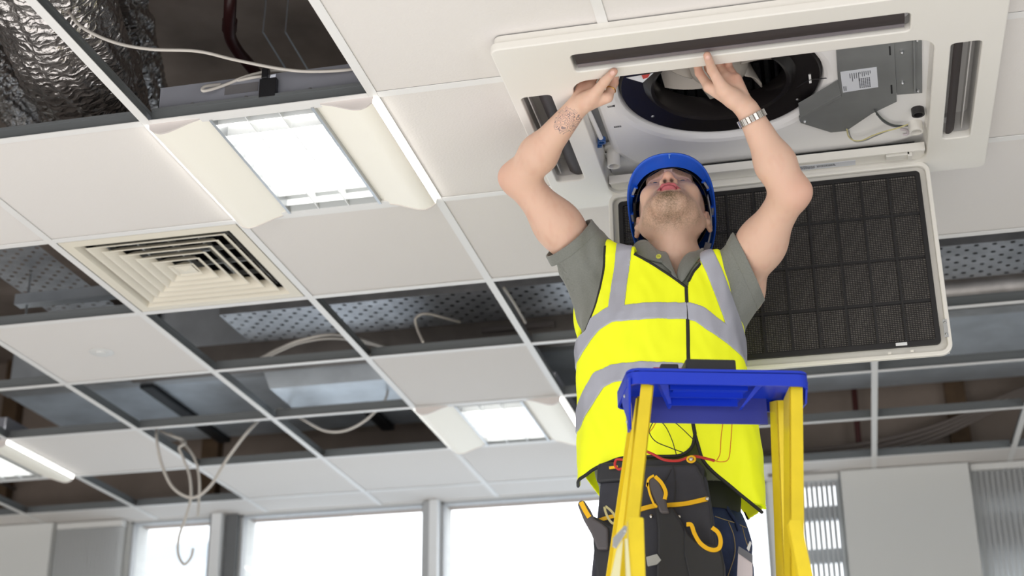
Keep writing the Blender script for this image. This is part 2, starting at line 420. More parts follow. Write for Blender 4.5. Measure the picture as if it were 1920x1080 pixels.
# ================================================================== SQUARE VENT
vx, vy = -.3, .9
t = empty('ceiling_vent', (vx, vy, ZC), 'square cream ceiling air vent with nested louvre rings', 'vent')
def sqring(b, h0, z0, h1, z1, th=.0015, cx=vx, cy=vy):
    P = lambda h, z: [(cx-h, cy-h, z), (cx+h, cy-h, z), (cx+h, cy+h, z), (cx-h, cy+h, z)]
    b.add(P(h0, z0)+P(h1, z1)+P(h1, z1+th)+P(h0, z0+th), [(i, (i+1) % 4, 4+(i+1) % 4, 4+i) for i in range(4)]+[(4+i, 4+(i+1) % 4, 8+(i+1) % 4, 8+i) for i in range(4)]+
          [(8+i, 8+(i+1) % 4, 12+(i+1) % 4, 12+i) for i in range(4)]+[(12+i, 12+(i+1) % 4, (i+1) % 4, i) for i in range(4)])
b = MB(); sqring(b, .284, ZC-.001, .250, ZC-.002, .004); sqring(b, .250, ZC-.002, .240, ZC+.018, .003); b.build('frame', CREAM2, t)
for k in range(6):
    h = .224-.0365*k
    b = MB(); sqring(b, h+.001, ZC+.001, h-.005, ZC+.002, .002); sqring(b, h-.005, ZC+.002, h-.034, ZC+.027, .0018); b.build('louvre_ring', CREAM2, t)
b = MB(); h = .03; z = ZC+.004
b.add([(vx-h, vy-h, z), (vx+h, vy-h, z), (vx+h, vy+h, z), (vx-h, vy+h, z), (vx, vy, z-.006)], [(0, 1, 4), (1, 2, 4), (2, 3, 4), (3, 0, 4), (3, 2, 1, 0)]); b.build('centre_pyramid', CREAM2, t)
b = MB()
for xx in (-.2, -.1, .0, .1, .2): b.box(vx+xx-.003, vx+xx+.003, vy-.26, vy+.26, ZC+.04, ZC+.06)
for xx in (-.2, -.1, .0, .1, .2): b.box(vx-.26, vx+.26, vy+xx-.003, vy+xx+.003, ZC+.061, ZC+.075)
b.build('damper_bars', GALV, t)
b = MB()
for q in ((-.28, -.276, -.28, .28), (.276, .28, -.28, .28), (-.28, .28, -.28, -.276), (-.28, .28, .276, .28)): b.box(vx+q[0], vx+q[1], vy+q[2], vy+q[3], ZC+.005, ZC+.3)
b.box(vx-.28, vx+.28, vy-.28, vy+.28, ZC+.3, ZC+.304); b.build('plenum_box', BLACKM, t)
# ================================================================== AIR-CONDITIONING CASSETTE
ZP = 2.958
ac = empty('air_conditioner', (1.51, .25, ZP), 'open cream ceiling cassette air conditioner with its grille swung down', 'air conditioner')
slots = [(1.113, 1.870, -.133, -.057), (.962, 1.036, .03, .492), (1.962, 2.030, .02, .485)]
op = (1.092, 1.925, -.014, .600)
plate('panel', [rrect(.938, 2.078, -.195, .668, .022), rrect(*op, .045)]+[rrect(*s_, .012, 4) for s_ in slots], ZP, ZP+.022, CREAM, ac, bevel=.0035)
b = MB()                                     # skirt up to the ceiling
lp = rrect(.945, 2.071, -.188, .661, .02); n = len(lp)
b.add([(x, y, ZP+.02) for x, y in lp]+[(x, y, ZC-.001) for x, y in lp], [(i, (i+1) % n, n+(i+1) % n, n+i) for i in range(n)]); b.build('panel_skirt', CREAM, ac, smooth=50)
SLOTI = mat('slot_inside', (196, 194, 192), .5)
for i, (x0, x1, y0, y1) in enumerate(slots):
    lp = rrect(x0-.001, x1+.001, y0-.001, y1+.001, .012, 4); n = len(lp)
    b = MB(); b.add([(x, y, ZP+.015) for x, y in lp]+[(x, y, ZP+.075) for x, y in lp], [(i_, (i_+1) % n, n+(i_+1) % n, n+i_) for i_ in range(n)]+[tuple(range(n, 2*n))])
    b.build('air_outlet', SLOTI, ac, smooth=50)
    # long curved vane with end pivots
    b = MB(); k = 7; L0, L1 = (x0+.008, x1-.012) if i == 0 else (y0+.012, y1-.012)
    pts = []
    for j in range(k):
        q = j/(k-1)
        if i == 0: pts.append((None, y0+.004+.050*q, ZP+.020-.013*math.sin(q*PI)*.6-.012*q))
        elif i == 1: pts.append((x1-.003-.034*q, None, ZP+.012-.006*math.sin(q*PI)+.012*q))
        else: pts.append((x0+.008+.022*q, None, ZP+.010-.006*math.sin(q*PI)+.010*q))
    top = [(p[0], p[1], p[2]+.004) for p in pts]; ring = pts+top[::-1]
    A = [((L0, p[1], p[2]) if i == 0 else (p[0], L0, p[2])) for p in ring]; off = (L1-L0, 0, 0) if i == 0 else (0, L1-L0, 0)
    b.prism(A, off); vn = b.build('louvre_vane', VANE, ac, smooth=35)
    b = MB()
    if i == 0:
        b.obox((L0, y0+.059, ZP+.008), (L1, y0+.059, ZP+.008), .013, .004); b.build('vane_edge', mat('vane_edge_grey', (128, 122, 126), .4), vn)
    else:
        xx = x0+.012 if i == 1 else x1-.02
        b.obox((xx, L0, ZP+.03), (xx, L1, ZP+.03), .003, .02); b.build('inner_guide', SLOTI, vn)
# inner opening collar
lp = rrect(*op, .045); n = len(lp); b = MB()
b.add([(x, y, ZP+.015) for x, y in lp]+[(1.5085+(x-1.5085)*.985, .293+(y-.293)*.985, ZP+.06) for x, y in lp], [(i, (i+1) % n, n+(i+1) % n, n+i) for i in range(n)]); b.build('opening_collar', CREAM, ac, smooth=50)
# casing above
b = MB(); zc1 = ZC+.26
for q in ((1.02, 1.03, -.11, .61), (1.985, 1.995, -.11, .61), (1.02, 1.995, -.11, -.10), (1.02, 1.995, .60, .61)): b.box(*q, ZC+.07, zc1)
b.box(1.02, 1.995, -.11, .61, zc1, zc1+.01); b.build('casing', GALV, ac)
# white foam drain pan with the round intake
FC = (1.430, .168)
circ = lambda r, n=48: [(FC[0]+r*math.cos(2*PI*i/n), FC[1]+r*math.sin(2*PI*i/n)) for i in range(n)]
plate('foam_pan', [rrect(1.118, 1.975, -.095, .572, .17, 12), circ(.247)], ZC-.002, ZC+.060, FOAM, ac, bevel=.024)
b = MB(); b.box(1.095, 1.96, -.08, .60, ZC+.077, ZC+.085)
BM_ = mat('pan_recess_grey', (226, 226, 226), .5)
# recess plate needs the round hole too
plate('pan_recess', [rrect(1.08, 1.985, -.095, .598, .03), circ(.262)], ZC+.045, ZC+.052, BM_, ac)
b = MB(); b.lathe([(.248, .030), (.240, .012), (.20, .020), (.186, .024), (.178, .016), (.168, .006), (.160, .010), (.157, .030), (.165, .07)], (*FC, ZC), 72); b.build('intake_ring', GLOSSB, ac, smooth=50)
for a in (35, 145, 262):
    b = MB(); b.lathe([(0, -.003), (.004, -.002), (.005, .001)], (FC[0]+.222*math.cos(math.radians(a)), FC[1]+.222*math.sin(math.radians(a)), ZC+.017), 10); b.build('screw', ALU, ac, smooth=60)
# fan: hub, shroud and swept blades
fan = MB(); fan.lathe([(0, .030), (.045, .032), (.066, .045), (.08, .09), (.085, .17)], (*FC, ZC), 40); hub = fan.build('fan_hub', FANM, ac, smooth=50)
for k in range(7):
    a0 = 2*PI*k/7+.35; b = MB(); rows = []
    for j in range(6):
        q = j/5; r = .066+.090*q; a = a0+q*.55
        rows.append([(FC[0]+r*math.cos(a), FC[1]+r*math.sin(a), ZC+.040+.02*q), (FC[0]+(r+.006)*math.cos(a+.42), FC[1]+(r+.006)*math.sin(a+.42), ZC+.16)])
    b.add([p for r_ in rows for p in r_], [(2*i, 2*i+2, 2*i+3, 2*i+1) for i in range(5)])
    o = b.build('fan_blade', FANM, ac, smooth=60); md = o.modifiers.new('thick', 'SOLIDIFY'); md.thickness = .004; md.offset = 0
b = MB(); b.lathe([(.0, .2), (.25, .2)], (*FC, ZC), 32); b.build('fan_back', BLACKM, ac)
b = MB()
for k in range(46):
    a = 2*PI*k/46; b.obox((FC[0]+.215*math.cos(a), FC[1]+.215*math.sin(a), ZC+.085), (FC[0]+.215*math.cos(a), FC[1]+.215*math.sin(a), ZC+.2), .004, .02, up=(math.cos(a), math.sin(a), 0))
b.build('coil_fins', BLACKM, ac, kind='stuff')
# folded metal control box on the right
Q = lambda x, y, z: az(1480+x/4.5, 60+y/4.5, z)
STEEL = mat('control_box_steel', (138, 140, 140), .38, .30, var=.10, vscale=9)
cb = MB(); zb = ZC-.010
poly = [Q(395, 150, zb), Q(885, 88, zb), Q(908, 590, zb), Q(700, 690, zb), Q(480, 838, zb), Q(350, 850, zb), Q(95, 770, zb), Q(82, 740, zb), Q(438, 545, zb), Q(410, 400, zb)]
cb.prism(poly, (0, 0, .05)); cbo = cb.build('control_box', STEEL, ac, bevel=.0015)
b = MB(); zf = zb+.003; b.prism([Q(885, 90, zf), Q(1118, 62, zf), Q(1122, 515, zf), Q(908, 530, zf)], (0, 0, .004)); b.build('box_flange', STEEL, cbo)
b = MB(); b.prism([Q(1045, 68, zb-.006), Q(1058, 68, zb-.006), Q(1066, 515, zb-.006), Q(1052, 515, zb-.006)], (0, 0, .010)); b.build('flange_lip', STEEL, cbo)
b = MB(); b.prism([Q(85, 745, zb-.002), Q(438, 545, zb-.002), Q(434, 530, zb-.002), Q(92, 722, zb-.002)], (0, 0, .004)); b.build('box_lip', STEEL, cbo)
b = MB(); b.add([Q(75, 600, zb+.004), Q(410, 405, zb+.004), Q(436, 532, zb), Q(90, 724, zb), Q(75, 600, zb+.012), Q(410, 405, zb+.012), Q(436, 532, zb+.01), Q(90, 724, zb+.01)], [(0, 1, 2, 3), (7, 6, 5, 4), (0, 4, 5, 1), (1, 5, 6, 2), (2, 6, 7, 3), (3, 7, 4, 0)]); b.build('box_fold', STEEL, cbo)
LABELW = mat('paper_label_white', (216, 219, 226), .5); INK = mat('label_ink', (90, 92, 100), .6); INKR = mat('red_ink', (190, 70, 66), .6)
lq = [Q(430, 340, zb-.001), Q(737, 298, zb-.001), Q(750, 465, zb-.001), Q(452, 512, zb-.001)]
b = MB(); b.prism(lq, (0, 0, .0012)); lb = b.build('rating_label', LABELW, cbo)
b = MB(); L0, LX, LY = Vector(lq[0]), Vector(lq[1])-Vector(lq[0]), Vector(lq[3])-Vector(lq[0])
def lbox(u0, u1, v0, v1):
    b.prism([L0+LX*u+LY*v+Vector((0, 0, -.0004)) for u, v in ((u0, v0), (u1, v0), (u1, v1), (u0, v1))], (0, 0, .0005))
rr = random.Random(3)
for k in range(6): lbox(.80-.055*k, .82-.055*k, .10, .10+.25*rr.random()+.08)
for k in range(6):
    for m_ in range(7): lbox(.48+.055*k, .515+.055*k, .42+.07*m_, .465+.07*m_)
for k in range(5): lbox(.24+.06*k, .26+.06*k, .12, .34+.2*rr.random())
for k in range(3): lbox(.03+.035*k, .045+.035*k, .7, .92)
b.build('label_print', INK, lb)
for x, y in ((130, 753), (955, 428), (950, 170), (1085, 495), (1080, 66)):
    b = MB(); b.lathe([(0, -.006), (.003, -.005), (.0045, -.001), (.0045, .01)], Q(x, y, zb), 10); b.build('screw', ALU, ac, smooth=60)
for (x, y) in ((848, 160), (862, 485)):
    b = MB(); b.prism([Q(x-8, y-35, zb-.001), Q(x+6, y-37, zb-.001), Q(x+10, y+35, zb-.001), Q(x-4, y+37, zb-.001)], (0, 0, .002)); b.build('cable_slot', BLACKM, cbo)
b = MB(); b.prism([Q(162, 368, ZC+.014), Q(182, 364, ZC+.014), Q(188, 430, ZC+.014), Q(168, 434, ZC+.014)], (0, 0, .004)); b.build('cable_clip', FOAM, ac)
b = MB(); b.tube(spline([Q(60, 470, ZC+.012), Q(160, 410, ZC+.010), Q(260, 395, ZC+.006), Q(340, 388, ZC+.004), Q(405, 390, ZC+.004)]), .0012, 6); b.build('sensor_wire', BLACKM, ac, smooth=60)
b = MB(); P = az(1150, 292, ZC+.01); b.box(P[0]-.028, P[0]+.028, P[1]-.012, P[1]+.012, ZC+.01, ZC+.016); b.build('corner_bracket', ALU, ac, bevel=.003)
# corner brackets and drain sockets
b = MB(); b.prism([Q(945, 640, ZC-.001), Q(1118, 545, ZC-.001), Q(1122, 760, ZC-.001), Q(950, 770, ZC-.001)], (0, 0, .003)); b.build('corner_bracket', GALV, ac)
for P, lab in ((az(1718, 248, ZP+.012), 0), (az(1151, 312, ZP+.012), 1)):
    b = MB(); b.lathe([(.013, .05), (.013, .0), (.0175, .0), (.0175, .05)], P, 24); b.lathe([(.0175, .05), (.026, .052), (.026, .062), (0, .062)], P, 24); b.build('screw_socket', CREAM, ac, smooth=40)
b = MB(); b.lathe([(.0, .03), (.016, .03), (.016, .0), (.011, .0), (.011, .02)], Q(1088, 700, ZC-.02), 20); b.build('grommet', MATB, ac, smooth=40)
# wires
for i, (pts, col, r) in enumerate([([(485, 820), (500, 880), (545, 915), (620, 912), (700, 875), (800, 840), (900, 815), (1000, 780)], (206, 196, 140), .0017),
                    ([(500, 830), (520, 890), (560, 925), (640, 915), (720, 880), (830, 835), (950, 800)], (150, 150, 150), .0017),
                    ([(720, 660), (780, 730), (860, 780), (940, 790), (1000, 790)], (70, 76, 74), .0022), ([(735, 690), (800, 760), (880, 795), (950, 790)], (110, 112, 116), .0022),
                    ([(940, 820), (990, 830), (1000, 860), (960, 870)], (215, 205, 210), .003)]):
    b = MB(); b.tube(spline([Q(x, y, ZP+.018+.004*i) for x, y in pts]), r, 7); b.build('wire', mat('wire_%d' % i, col, .5), ac, smooth=60)
b = MB(); b.tube([az(1100, 200, ZC), az(1128, 262, ZC-.01)], .006, 10); b.build('pipe', FOAM, ac, smooth=60)
b = MB(); b.lathe([(.007, -.006), (.011, -.006), (.011, .008), (.007, .008), (.007, -.006)], az(1128, 264, ZC-.012), 16); b.box(*(az(1128, 264, ZC-.012)[0]-.016, az(1128, 264, ZC-.012)[0]-.003), az(1128, 264, ZC)[1]-.004, az(1128, 264, ZC)[1]+.004, ZC-.018, ZC-.004)
b.build('blue_clip', mat('blue_clip', (34, 84, 150), .4), ac, smooth=40, label='blue plastic clip on the white pipe')
for (u, v) in ((1146, 200), (1158, 238), (1140, 190)):
    P = az(u, v, ZC-.003); b = MB()
    for q in ((-.009, .009, -.003, -.002), (-.009, .009, .002, .003), (-.009, -.008, -.003, .003), (.008, .009, -.003, .003), (-.003, -.002, -.003, .003), (.002, .003, -.003, .003)): b.box(P[0]+q[0], P[0]+q[1], P[1]+q[2], P[1]+q[3], P[2], P[2]+.002)
    b.build('moulded_slot', MATB, ac)
b = MB(); b.box(1.10, 1.98, .462, .66, ZC+.006, ZC+.010); b.build('drain_tray', BM_, ac)
# hinge bar with caution label
HB = (1.096, 1.921, .528, .594)
b = MB(); b.box(HB[0], HB[1], HB[2], HB[3], ZP+.008, ZP+.022); b.box(HB[0], HB[1], HB[2], HB[2]+.004, ZP-.001, ZP+.01); b.box(HB[0], HB[1], HB[2]+.013, HB[2]+.016, ZP+.003, ZP+.01)
hb = b.build('hinge_bar', CREAM, ac, bevel=.001)
b = MB(); b.tube([(1.16, .572, ZC+.002), (1.90, .572, ZC+.002)], .004, 8); b.build('gasket', BLACKM, ac)
b = MB(); b.box(1.822, 1.882, .540, .566, ZP-.004, ZP+.006); b.box(1.876, 1.888, .54, .566, ZP-.008, ZP+.006); b.build('hinge_clip', CREAM, ac, bevel=.001)
lx0, lx1 = az(1485, 300, ZP)[0], az(1604, 288, ZP)[0]; ly0, ly1 = .563, .590
b = MB(); b.box(lx0, lx1, ly0, ly1, ZP+.0068, ZP+.008); lb = b.build('caution_label', LABELW, hb)
TD = lambda x, y, z: Matrix.Translation((x, y, z)) @ Matrix.Rotation(PI, 4, 'X')
text('label_text', 'CAUTION', .0052, TD(lx0+.012, ly0+.0045, ZP+.0066), INK, lb, .0002)
b = MB()
for k in range(5):
    for (a0, a1) in ((.002, .055), (.062, .108)):
        if k == 4 and a0 > .05: continue
        x = lx0+a0
        while x < lx0+a1:
            w_ = rr.uniform(.002, .006); b.box(x, x+w_, ly0+.0065+k*.003, ly0+.0078+k*.003, ZP+.0064, ZP+.007); x += w_+.0012
b.build('label_print', INK, lb)
# swing tag with red print
tg = [az(1174, 146, ZC-.012), az(1225, 137, ZC-.012), az(1205, 155, ZC-.02)]
b = MB(); b.prism(tg, (0, .0005, .001)); tgo = b.build('paper_tag', LABELW, ac)
b = MB(); q0 = az(1204, 144, ZC-.016); b.prism([az(1203, 141, ZC-.0155), az(1219, 138, ZC-.0155), az(1215, 145, ZC-.0165), az(1206, 148, ZC-.0175)], (0, -.0006, -.001)); b.build('red_print', INKR, tgo)

# ================================================================== HANGING GRILLE WITH FILTER
YG = .612
gTL, gTR, gBR, gBL = [ay(u, v, YG) for u, v in ((1145, 356), (1741, 289), (1786, 668), (1150, 716))]
gx0, gx1 = (gTL[0]+gBL[0])/2, (gTR[0]+gBR[0])/2; gz0, gz1 = (gBL[2]+gBR[2])/2, ZP+.004
gr = empty('intake_grille', ((gx0+gx1)/2, YG, gz1), 'cream hinged intake grille with black filter hanging down behind the worker', 'grille')
VT = Matrix.Translation((0, YG, 0)) @ Matrix.Rotation(PI/2, 4, 'X')     # local xy -> world xz, local +z -> world -y
fx0, fx1, fz0, fz1 = gx0+.026, gx1-.026, gz0+.030, gz1-.026
plate('grille_frame', [rrect(gx0, gx1, gz0, gz1, .03), rrect(gx0+.012, gx1-.012, gz0+.012, gz1-.012, .02)], -.002, .012, CREAM, gr, bevel=.003, T=VT)
b = MB(); b.box(gx0+.008, gx1-.008, YG+.004, YG+.0075, gz0+.008, gz1-.008); b.build('grille_back', CREAM, gr)
FILT = mat('filter_black', (30, 29, 31), .5); FM = mat('filter_mesh_grey', (70, 66, 62), .7)
plate('filter_frame', [rrect(fx0, fx1, fz0, fz1, .012), rrect(fx0+.013, fx1-.013, fz0+.014, fz1-.012, .006)], .002, .010, FILT, gr, bevel=.001, T=VT)
b = MB(); b.box(fx0+.01, fx1-.01, YG-.0012, YG+.001, fz0+.01, fz1-.01); b.build('filter_backing', mat('filter_backing', (150, 144, 136), .8, var=.5, vscale=200, bump=.3, bscale=300), gr)
b = MB(); nx = int((fx1-fx0-.026)/.0062)
for k in range(nx): x = fx0+.013+(k+.5)*.0062; b.box(x-.0010, x+.0010, YG-.0042, YG-.0022, fz0+.012, fz1-.01)
nz = int((fz1-fz0-.026)/.0050)
for k in range(nz): z = fz0+.014+(k+.5)*.0050; b.box(fx0+.012, fx1-.012, YG-.0034, YG-.0014, z-.0010, z+.0010)
b.build('filter_mesh', mat('filter_weave', (36, 34, 35), .7), gr, kind='stuff')
b = MB()
for k in range(30):
    x = fx0+.02+(k+.5)*(fx1-fx0-.04)/30
    for m_ in range(1, 4): z = fz0+(fz1-fz0)*m_/4; b.box(x-.005, x+.005, YG-.0065, YG-.004, z-.004, z+.004)
b.build('rib_studs', FILT, gr, kind='stuff')
nb = 11
for k in range(1, nb):
    x = fx0+.012+k*(fx1-fx0-.024)/nb; b = MB(); b.box(x-.0030, x+.0030, YG-.0085, YG-.0025, fz0+.012, fz1-.01); b.build('filter_rib', FILT, gr)
for k in (1, 2, 3):
    z = fz0+(fz1-fz0)*k/4; b = MB(); b.box(fx0+.012, fx1-.012, YG-.006, YG-.0025, z-.0035, z+.0035); b.build('filter_crossbar', FILT, gr)
b = MB(); b.box(gx1-.017, gx1-.007, YG-.0145, YG-.012, gz0+.045, gz0+.092); br = b.build('catch_bracket', ALU, gr)
for z in (gz0+.053, gz0+.084):
    b = MB(); b.lathe([(0, .0025), (.0025, .002), (.0035, 0)], (gx1-.012, YG-.0145, z), 12, T=Matrix.Rotation(PI/2, 4, 'X')); b.build('screw', ALU, br, smooth=60)
b = MB(); P = ay(1690, 648, YG); b.box(P[0]-.014, P[0]+.014, YG-.013, YG-.001, P[2]-.004, P[2]+.004); b.build('filter_latch', POSTW, gr, bevel=.001)
for (u, v) in ((1668, 665), (1710, 661)):
    P = ay(u, v, YG); b = MB(); b.box(P[0]-.004, P[0]+.004, YG-.0135, YG-.011, P[2]-.003, P[2]+.003); b.build('moulded_tab', CREAM, gr, bevel=.0008)
# ================================================================== ABOVE THE CEILING
def thing(name, label, cat, loc, group=None): return empty(name, loc, label, cat, group)
# perforated cable trays with real holes
def perf(x0, x1, y0, y1, z, nx, ny, fold=.05, hole=.30):
    b = MB(); dx, dy = (x1-x0)/nx, (y1-y0)/ny
    for i in range(nx):
        for j in range(ny):
            cx, cy = x0+(i+.5)*dx, y0+(j+.5)*dy
            if (i+j) % 2:
                b.add([(cx-dx/2, cy-dy/2, z), (cx+dx/2, cy-dy/2, z), (cx+dx/2, cy+dy/2, z), (cx-dx/2, cy+dy/2, z)], [(0, 1, 2, 3)]); continue
            rx, ry = min(dx, dy)*hole, min(dx, dy)*hole
            O = [(cx+s*dx/2, cy+t*dy/2, z) for s, t in ((1, 0), (1, 1), (0, 1), (-1, 1), (-1, 0), (-1, -1), (0, -1), (1, -1))]
            I = [(cx+rx*math.cos(k*PI/4), cy+ry*math.sin(k*PI/4), z) for k in range(8)]
            b.add(O+I, [(k, (k+1) % 8, 8+(k+1) % 8, 8+k) for k in range(8)])
    for y in (y0, y1):
        b.add([(x0, y, z), (x1, y, z), (x1, y, z+fold), (x0, y, z+fold)], [(0, 1, 2, 3)])
        b.add([(x0, y, z+fold), (x1, y, z+fold), (x1, y+(.012 if y == y0 else -.012), z+fold), (x0, y+(.012 if y == y0 else -.012), z+fold)], [(0, 1, 2, 3)])
    return b
PERF = mat('perforated_galvanised', (170, 173, 178), .42, .7, var=.18, vscale=10)
t = thing('cable_tray', 'long perforated steel cable tray running above the missing tiles', 'cable tray', (1.0, 2.0, 3.25))
perf(-.62, 3.9, 1.86, 2.17, 3.25, 150, 9).build('tray_bed', PERF, t)
b = MB(); b.box(-.62, 3.9, 1.88, 2.15, 3.292, 3.296); b.build('black_sheet', BLACKM, t)  # flat black sheet just above the perforated bed
t = thing('cable_tray', 'short perforated steel tray seen through the gap left of the vent', 'cable tray', (-1.15, 1.4, 3.22))
perf(-1.30, -1.02, .62, 2.4, 3.30, 9, 60).build('tray_bed', PERF, t)
t = thing('steel_conduit', 'round silver pipe beside the perforated tray at the right', 'pipe', (2.6, 2.24, 3.24))
b = MB(); b.tube([(1.5, 2.245, 3.24), (3.9, 2.245, 3.24)], .045, 20); b.build('pipe', mat('silver_pipe', (190, 186, 184), .42, .7, var=.2, vscale=12), t, smooth=60)
b = MB(); b.tube([(2.9, 2.245, 3.24), (2.93, 2.245, 3.24)], .049, 20); b.tube([(2.915, 2.245, 3.28), (2.915, 2.245, 3.9)], .004, 6); b.build('pipe_clip', ALU, t, smooth=60)
t = thing('steel_beam', 'dull grey steel channel running beside the perforated tray', 'beam', (.4, 2.28, 3.2))
b = MB(); b.box(-1.2, 1.49, 2.215, 2.221, 3.18, 3.27); b.box(-1.2, 1.49, 2.221, 2.33, 3.18, 3.185); b.build('channel', mat('dull_beam', (112, 106, 102), .6, .3, var=.15), t)
b = MB(); b.box(.33, .62, 2.19, 2.214, 3.215, 3.235); b.build('strut', mat('strut', (96, 90, 88), .6), t)
# large rectangular duct with flanged joints
t = thing('rectangular_duct', 'wide grey rectangular steel duct above the far open bays', 'duct', (.8, 3.1, 3.5))
b = MB(); b.box(-2.06, 3.9, 2.78, 3.62, 3.335, 3.7); b.build('duct_body', GALVD, t)
for x in (-1.36, -.5, .25, 1.2, 2.6, 3.55):
    b = MB(); b.box(x-.03, x+.03, 2.755, 3.645, 3.312, 3.725); b.build('duct_flange', mat('duct_flange', (52, 54, 58), .5, .5), t)
b = MB(); b.box(-2.06, 3.9, 2.70, 2.78, 3.33, 3.36); b.build('edge_angle', GALV, t)
t = thing('rectangular_duct', 'dark rectangular duct end above the bays left of the far light', 'duct', (-.1, 2.55, 3.2))
b = MB(); b.add([(-.62, 2.40, 3.13), (.30, 2.40, 3.13), (.30, 2.66, 3.13), (-.62, 2.66, 3.13), (-.7, 2.35, 3.36), (.36, 2.35, 3.36), (.36, 2.72, 3.36), (-.7, 2.72, 3.36)], [(0, 3, 2, 1), (0, 1, 5, 4), (1, 2, 6, 5), (2, 3, 7, 6), (3, 0, 4, 7), (4, 5, 6, 7)])
b.build('duct_body', GALVD, t)
b = MB(); b.box(-.66, .34, 2.37, 2.385, 3.34, 3.36); b.build('duct_flange', GALV, t)
# hanger bracket seen left of the vent
t = thing('hanger_channel', 'dark slotted hanger channel in the gap left of the vent', 'bracket', (-1.0, 1.6, 3.2))
b = MB(); b.box(-1.22, -.72, 1.42, 1.46, 3.18, 3.22); b.box(-1.22, -.72, 1.46, 1.465, 3.18, 3.215); b.build('channel', GALVD, t)
for x in (-1.18, -.76): b = MB(); b.tube([(x, 1.44, 3.13), (x, 1.44, 3.94)], .004, 6); b.build('threaded_rod', GALV, t)
# timber studs on the void wall
for i, (u, lab) in enumerate(((1795, 'brown timber stud on the void wall at the far right'), (405, 'brown timber stud on the void wall above the loose cable'), (25, 'brown timber stud above the left edge light'), (1010, 'brown timber stud on the void wall behind the far light'))):
    P = ay(u, 780, YW); b = MB(); b.box(P[0]-.045, P[0]+.045, YW-.05, YW+.018, 3.03, 3.94); o = b.build('timber_stud', TIMBER); tag(o, lab, 'stud')
t = thing('void_pipe', 'thin dark red pipe on the wall above the ladder', 'pipe', (1.72, 3.8, 3.2)); P = ay(1605, 780, 3.8)
b = MB(); b.tube([(P[0], 3.8, 3.13), (P[0]+.01, 3.8, 3.94)], .014, 10); b.build('pipe', mat('red_oxide_pipe', (84, 44, 42), .5), t, smooth=60)
# dark red soil pipe in the near open bay
RED = mat('dark_red_pipe', (66, 34, 34), .4)
t = thing('bent_pipe', 'dark red bent pipe descending in the near open bay', 'pipe', az(430, 60, 3.5))
z = 3.5; pp = [az(434, -70, z+.1), az(432, 0, z), az(430, 45, z-.03), az(432, 70, z-.04), az(445, 95, z-.05), az(470, 125, z-.06), az(520, 190, z-.1)]
b = MB(); b.tube(spline(pp), .0175, 14); b.build('pipe', RED, t, smooth=60)
b = MB(); b.tube([az(431, 38, z-.02), az(430, 56, z-.03)], .0215, 14); b.build('collar', RED, t, smooth=60)
for u in (493, 535):
    o = MB(); P = az(u, 60, 3.6); o.tube([P, P+np.array([0, .02, .34])], .0025, 6); o.tube([P, P+np.array([.0, .25, -.02])], .0025, 6); o = o.build('hanger_rod', GALVD); tag(o, ('thin steel hanger rod next to the bent red pipe' if u == 493 else 'thin steel hanger rod farther right of the bent red pipe'), 'rod', 'hanger rods by the red pipe')
# crinkled foil ducts
FOIL = bpy.data.materials.new('crinkled_foil'); FOIL.use_nodes = True
n = FOIL.node_tree; p = n.nodes['Principled BSDF']; p.inputs['Base Color'].default_value = (*lin((206, 202, 200)), 1); p.inputs['Metallic'].default_value = .92; p.inputs['Roughness'].default_value = .27
tc = n.nodes.new('ShaderNodeTexCoord'); v = n.nodes.new('ShaderNodeTexVoronoi'); v.feature = 'F1'; v.inputs['Scale'].default_value = 34; mp = n.nodes.new('ShaderNodeMapping'); mp.inputs['Scale'].default_value = (.7, 1.7, 1)
nz_ = n.nodes.new('ShaderNodeTexNoise'); nz_.inputs['Scale'].default_value = 9; nz_.inputs['Detail'].default_value = 5
n.links.new(tc.outputs['Object'], nz_.inputs['Vector'])
ad_ = n.nodes.new('ShaderNodeVectorMath'); ad_.operation = 'MULTIPLY_ADD'; ad_.inputs[1].default_value = (.14, .14, .14)
n.links.new(nz_.outputs['Color'], ad_.inputs[0]); n.links.new(tc.outputs['Object'], ad_.inputs[2]); n.links.new(ad_.outputs[0], mp.inputs[0]); n.links.new(mp.outputs[0], v.inputs['Vector'])
bb = n.nodes.new('ShaderNodeBump'); bb.inputs['Strength'].default_value = 1; bb.inputs['Distance'].default_value = .009; n.links.new(v.outputs['Distance'], bb.inputs['Height']); n.links.new(bb.outputs[0], p.inputs['Normal'])
def foil(path, r, seed, stretch):
    R = np.random.RandomState(seed); P = spline(path, 26); nn = 96; b = MB(); k = len(P)
    P = [Vector(q) for q in P]; T = [(P[min(i+1, k-1)]-P[max(i-1, 0)]).normalized() for i in range(k)]; u = T[0].orthogonal().normalized(); vs = []
    ph = R.rand(24)*6.28; fr = R.randint(2, 22, 24); fl = R.rand(24)*stretch; am = R.rand(24)
    for i in range(k):
        u = (u-T[i]*u.dot(T[i])).normalized(); q = T[i].cross(u)
        for j in range(nn):
            a = 2*PI*j/nn; d = sum(am[m_]*math.sin(fr[m_]*a+fl[m_]*i+ph[m_]) for m_ in range(24))
            d2 = abs(math.sin(i*.9+2.2*math.sin(a*2+seed)+d*.25))
            vs.append(P[i]+(u*math.cos(a)+q*math.sin(a))*(r+.0022*d+.007*d2-.004))
    b.add(vs, [(i*nn+j, i*nn+(j+1) % nn, (i+1)*nn+(j+1) % nn, (i+1)*nn+j) for i in range(k-1) for j in range(nn)])
    return b
t = thing('foil_duct', 'fat crinkled silver foil duct above the top left opening', 'duct', az(120, 100, 3.3))
A = foil([az(60, -190, 3.42), az(85, -60, 3.36), az(120, 60, 3.32), az(165, 160, 3.33), az(186, 245, 3.35)], .155, 3, .5); A.build('foil_sleeve', FOIL, t, smooth=180)
t = thing('foil_duct', 'narrower dark crinkled foil duct right of the fat one', 'duct', az(235, 60, 3.45))
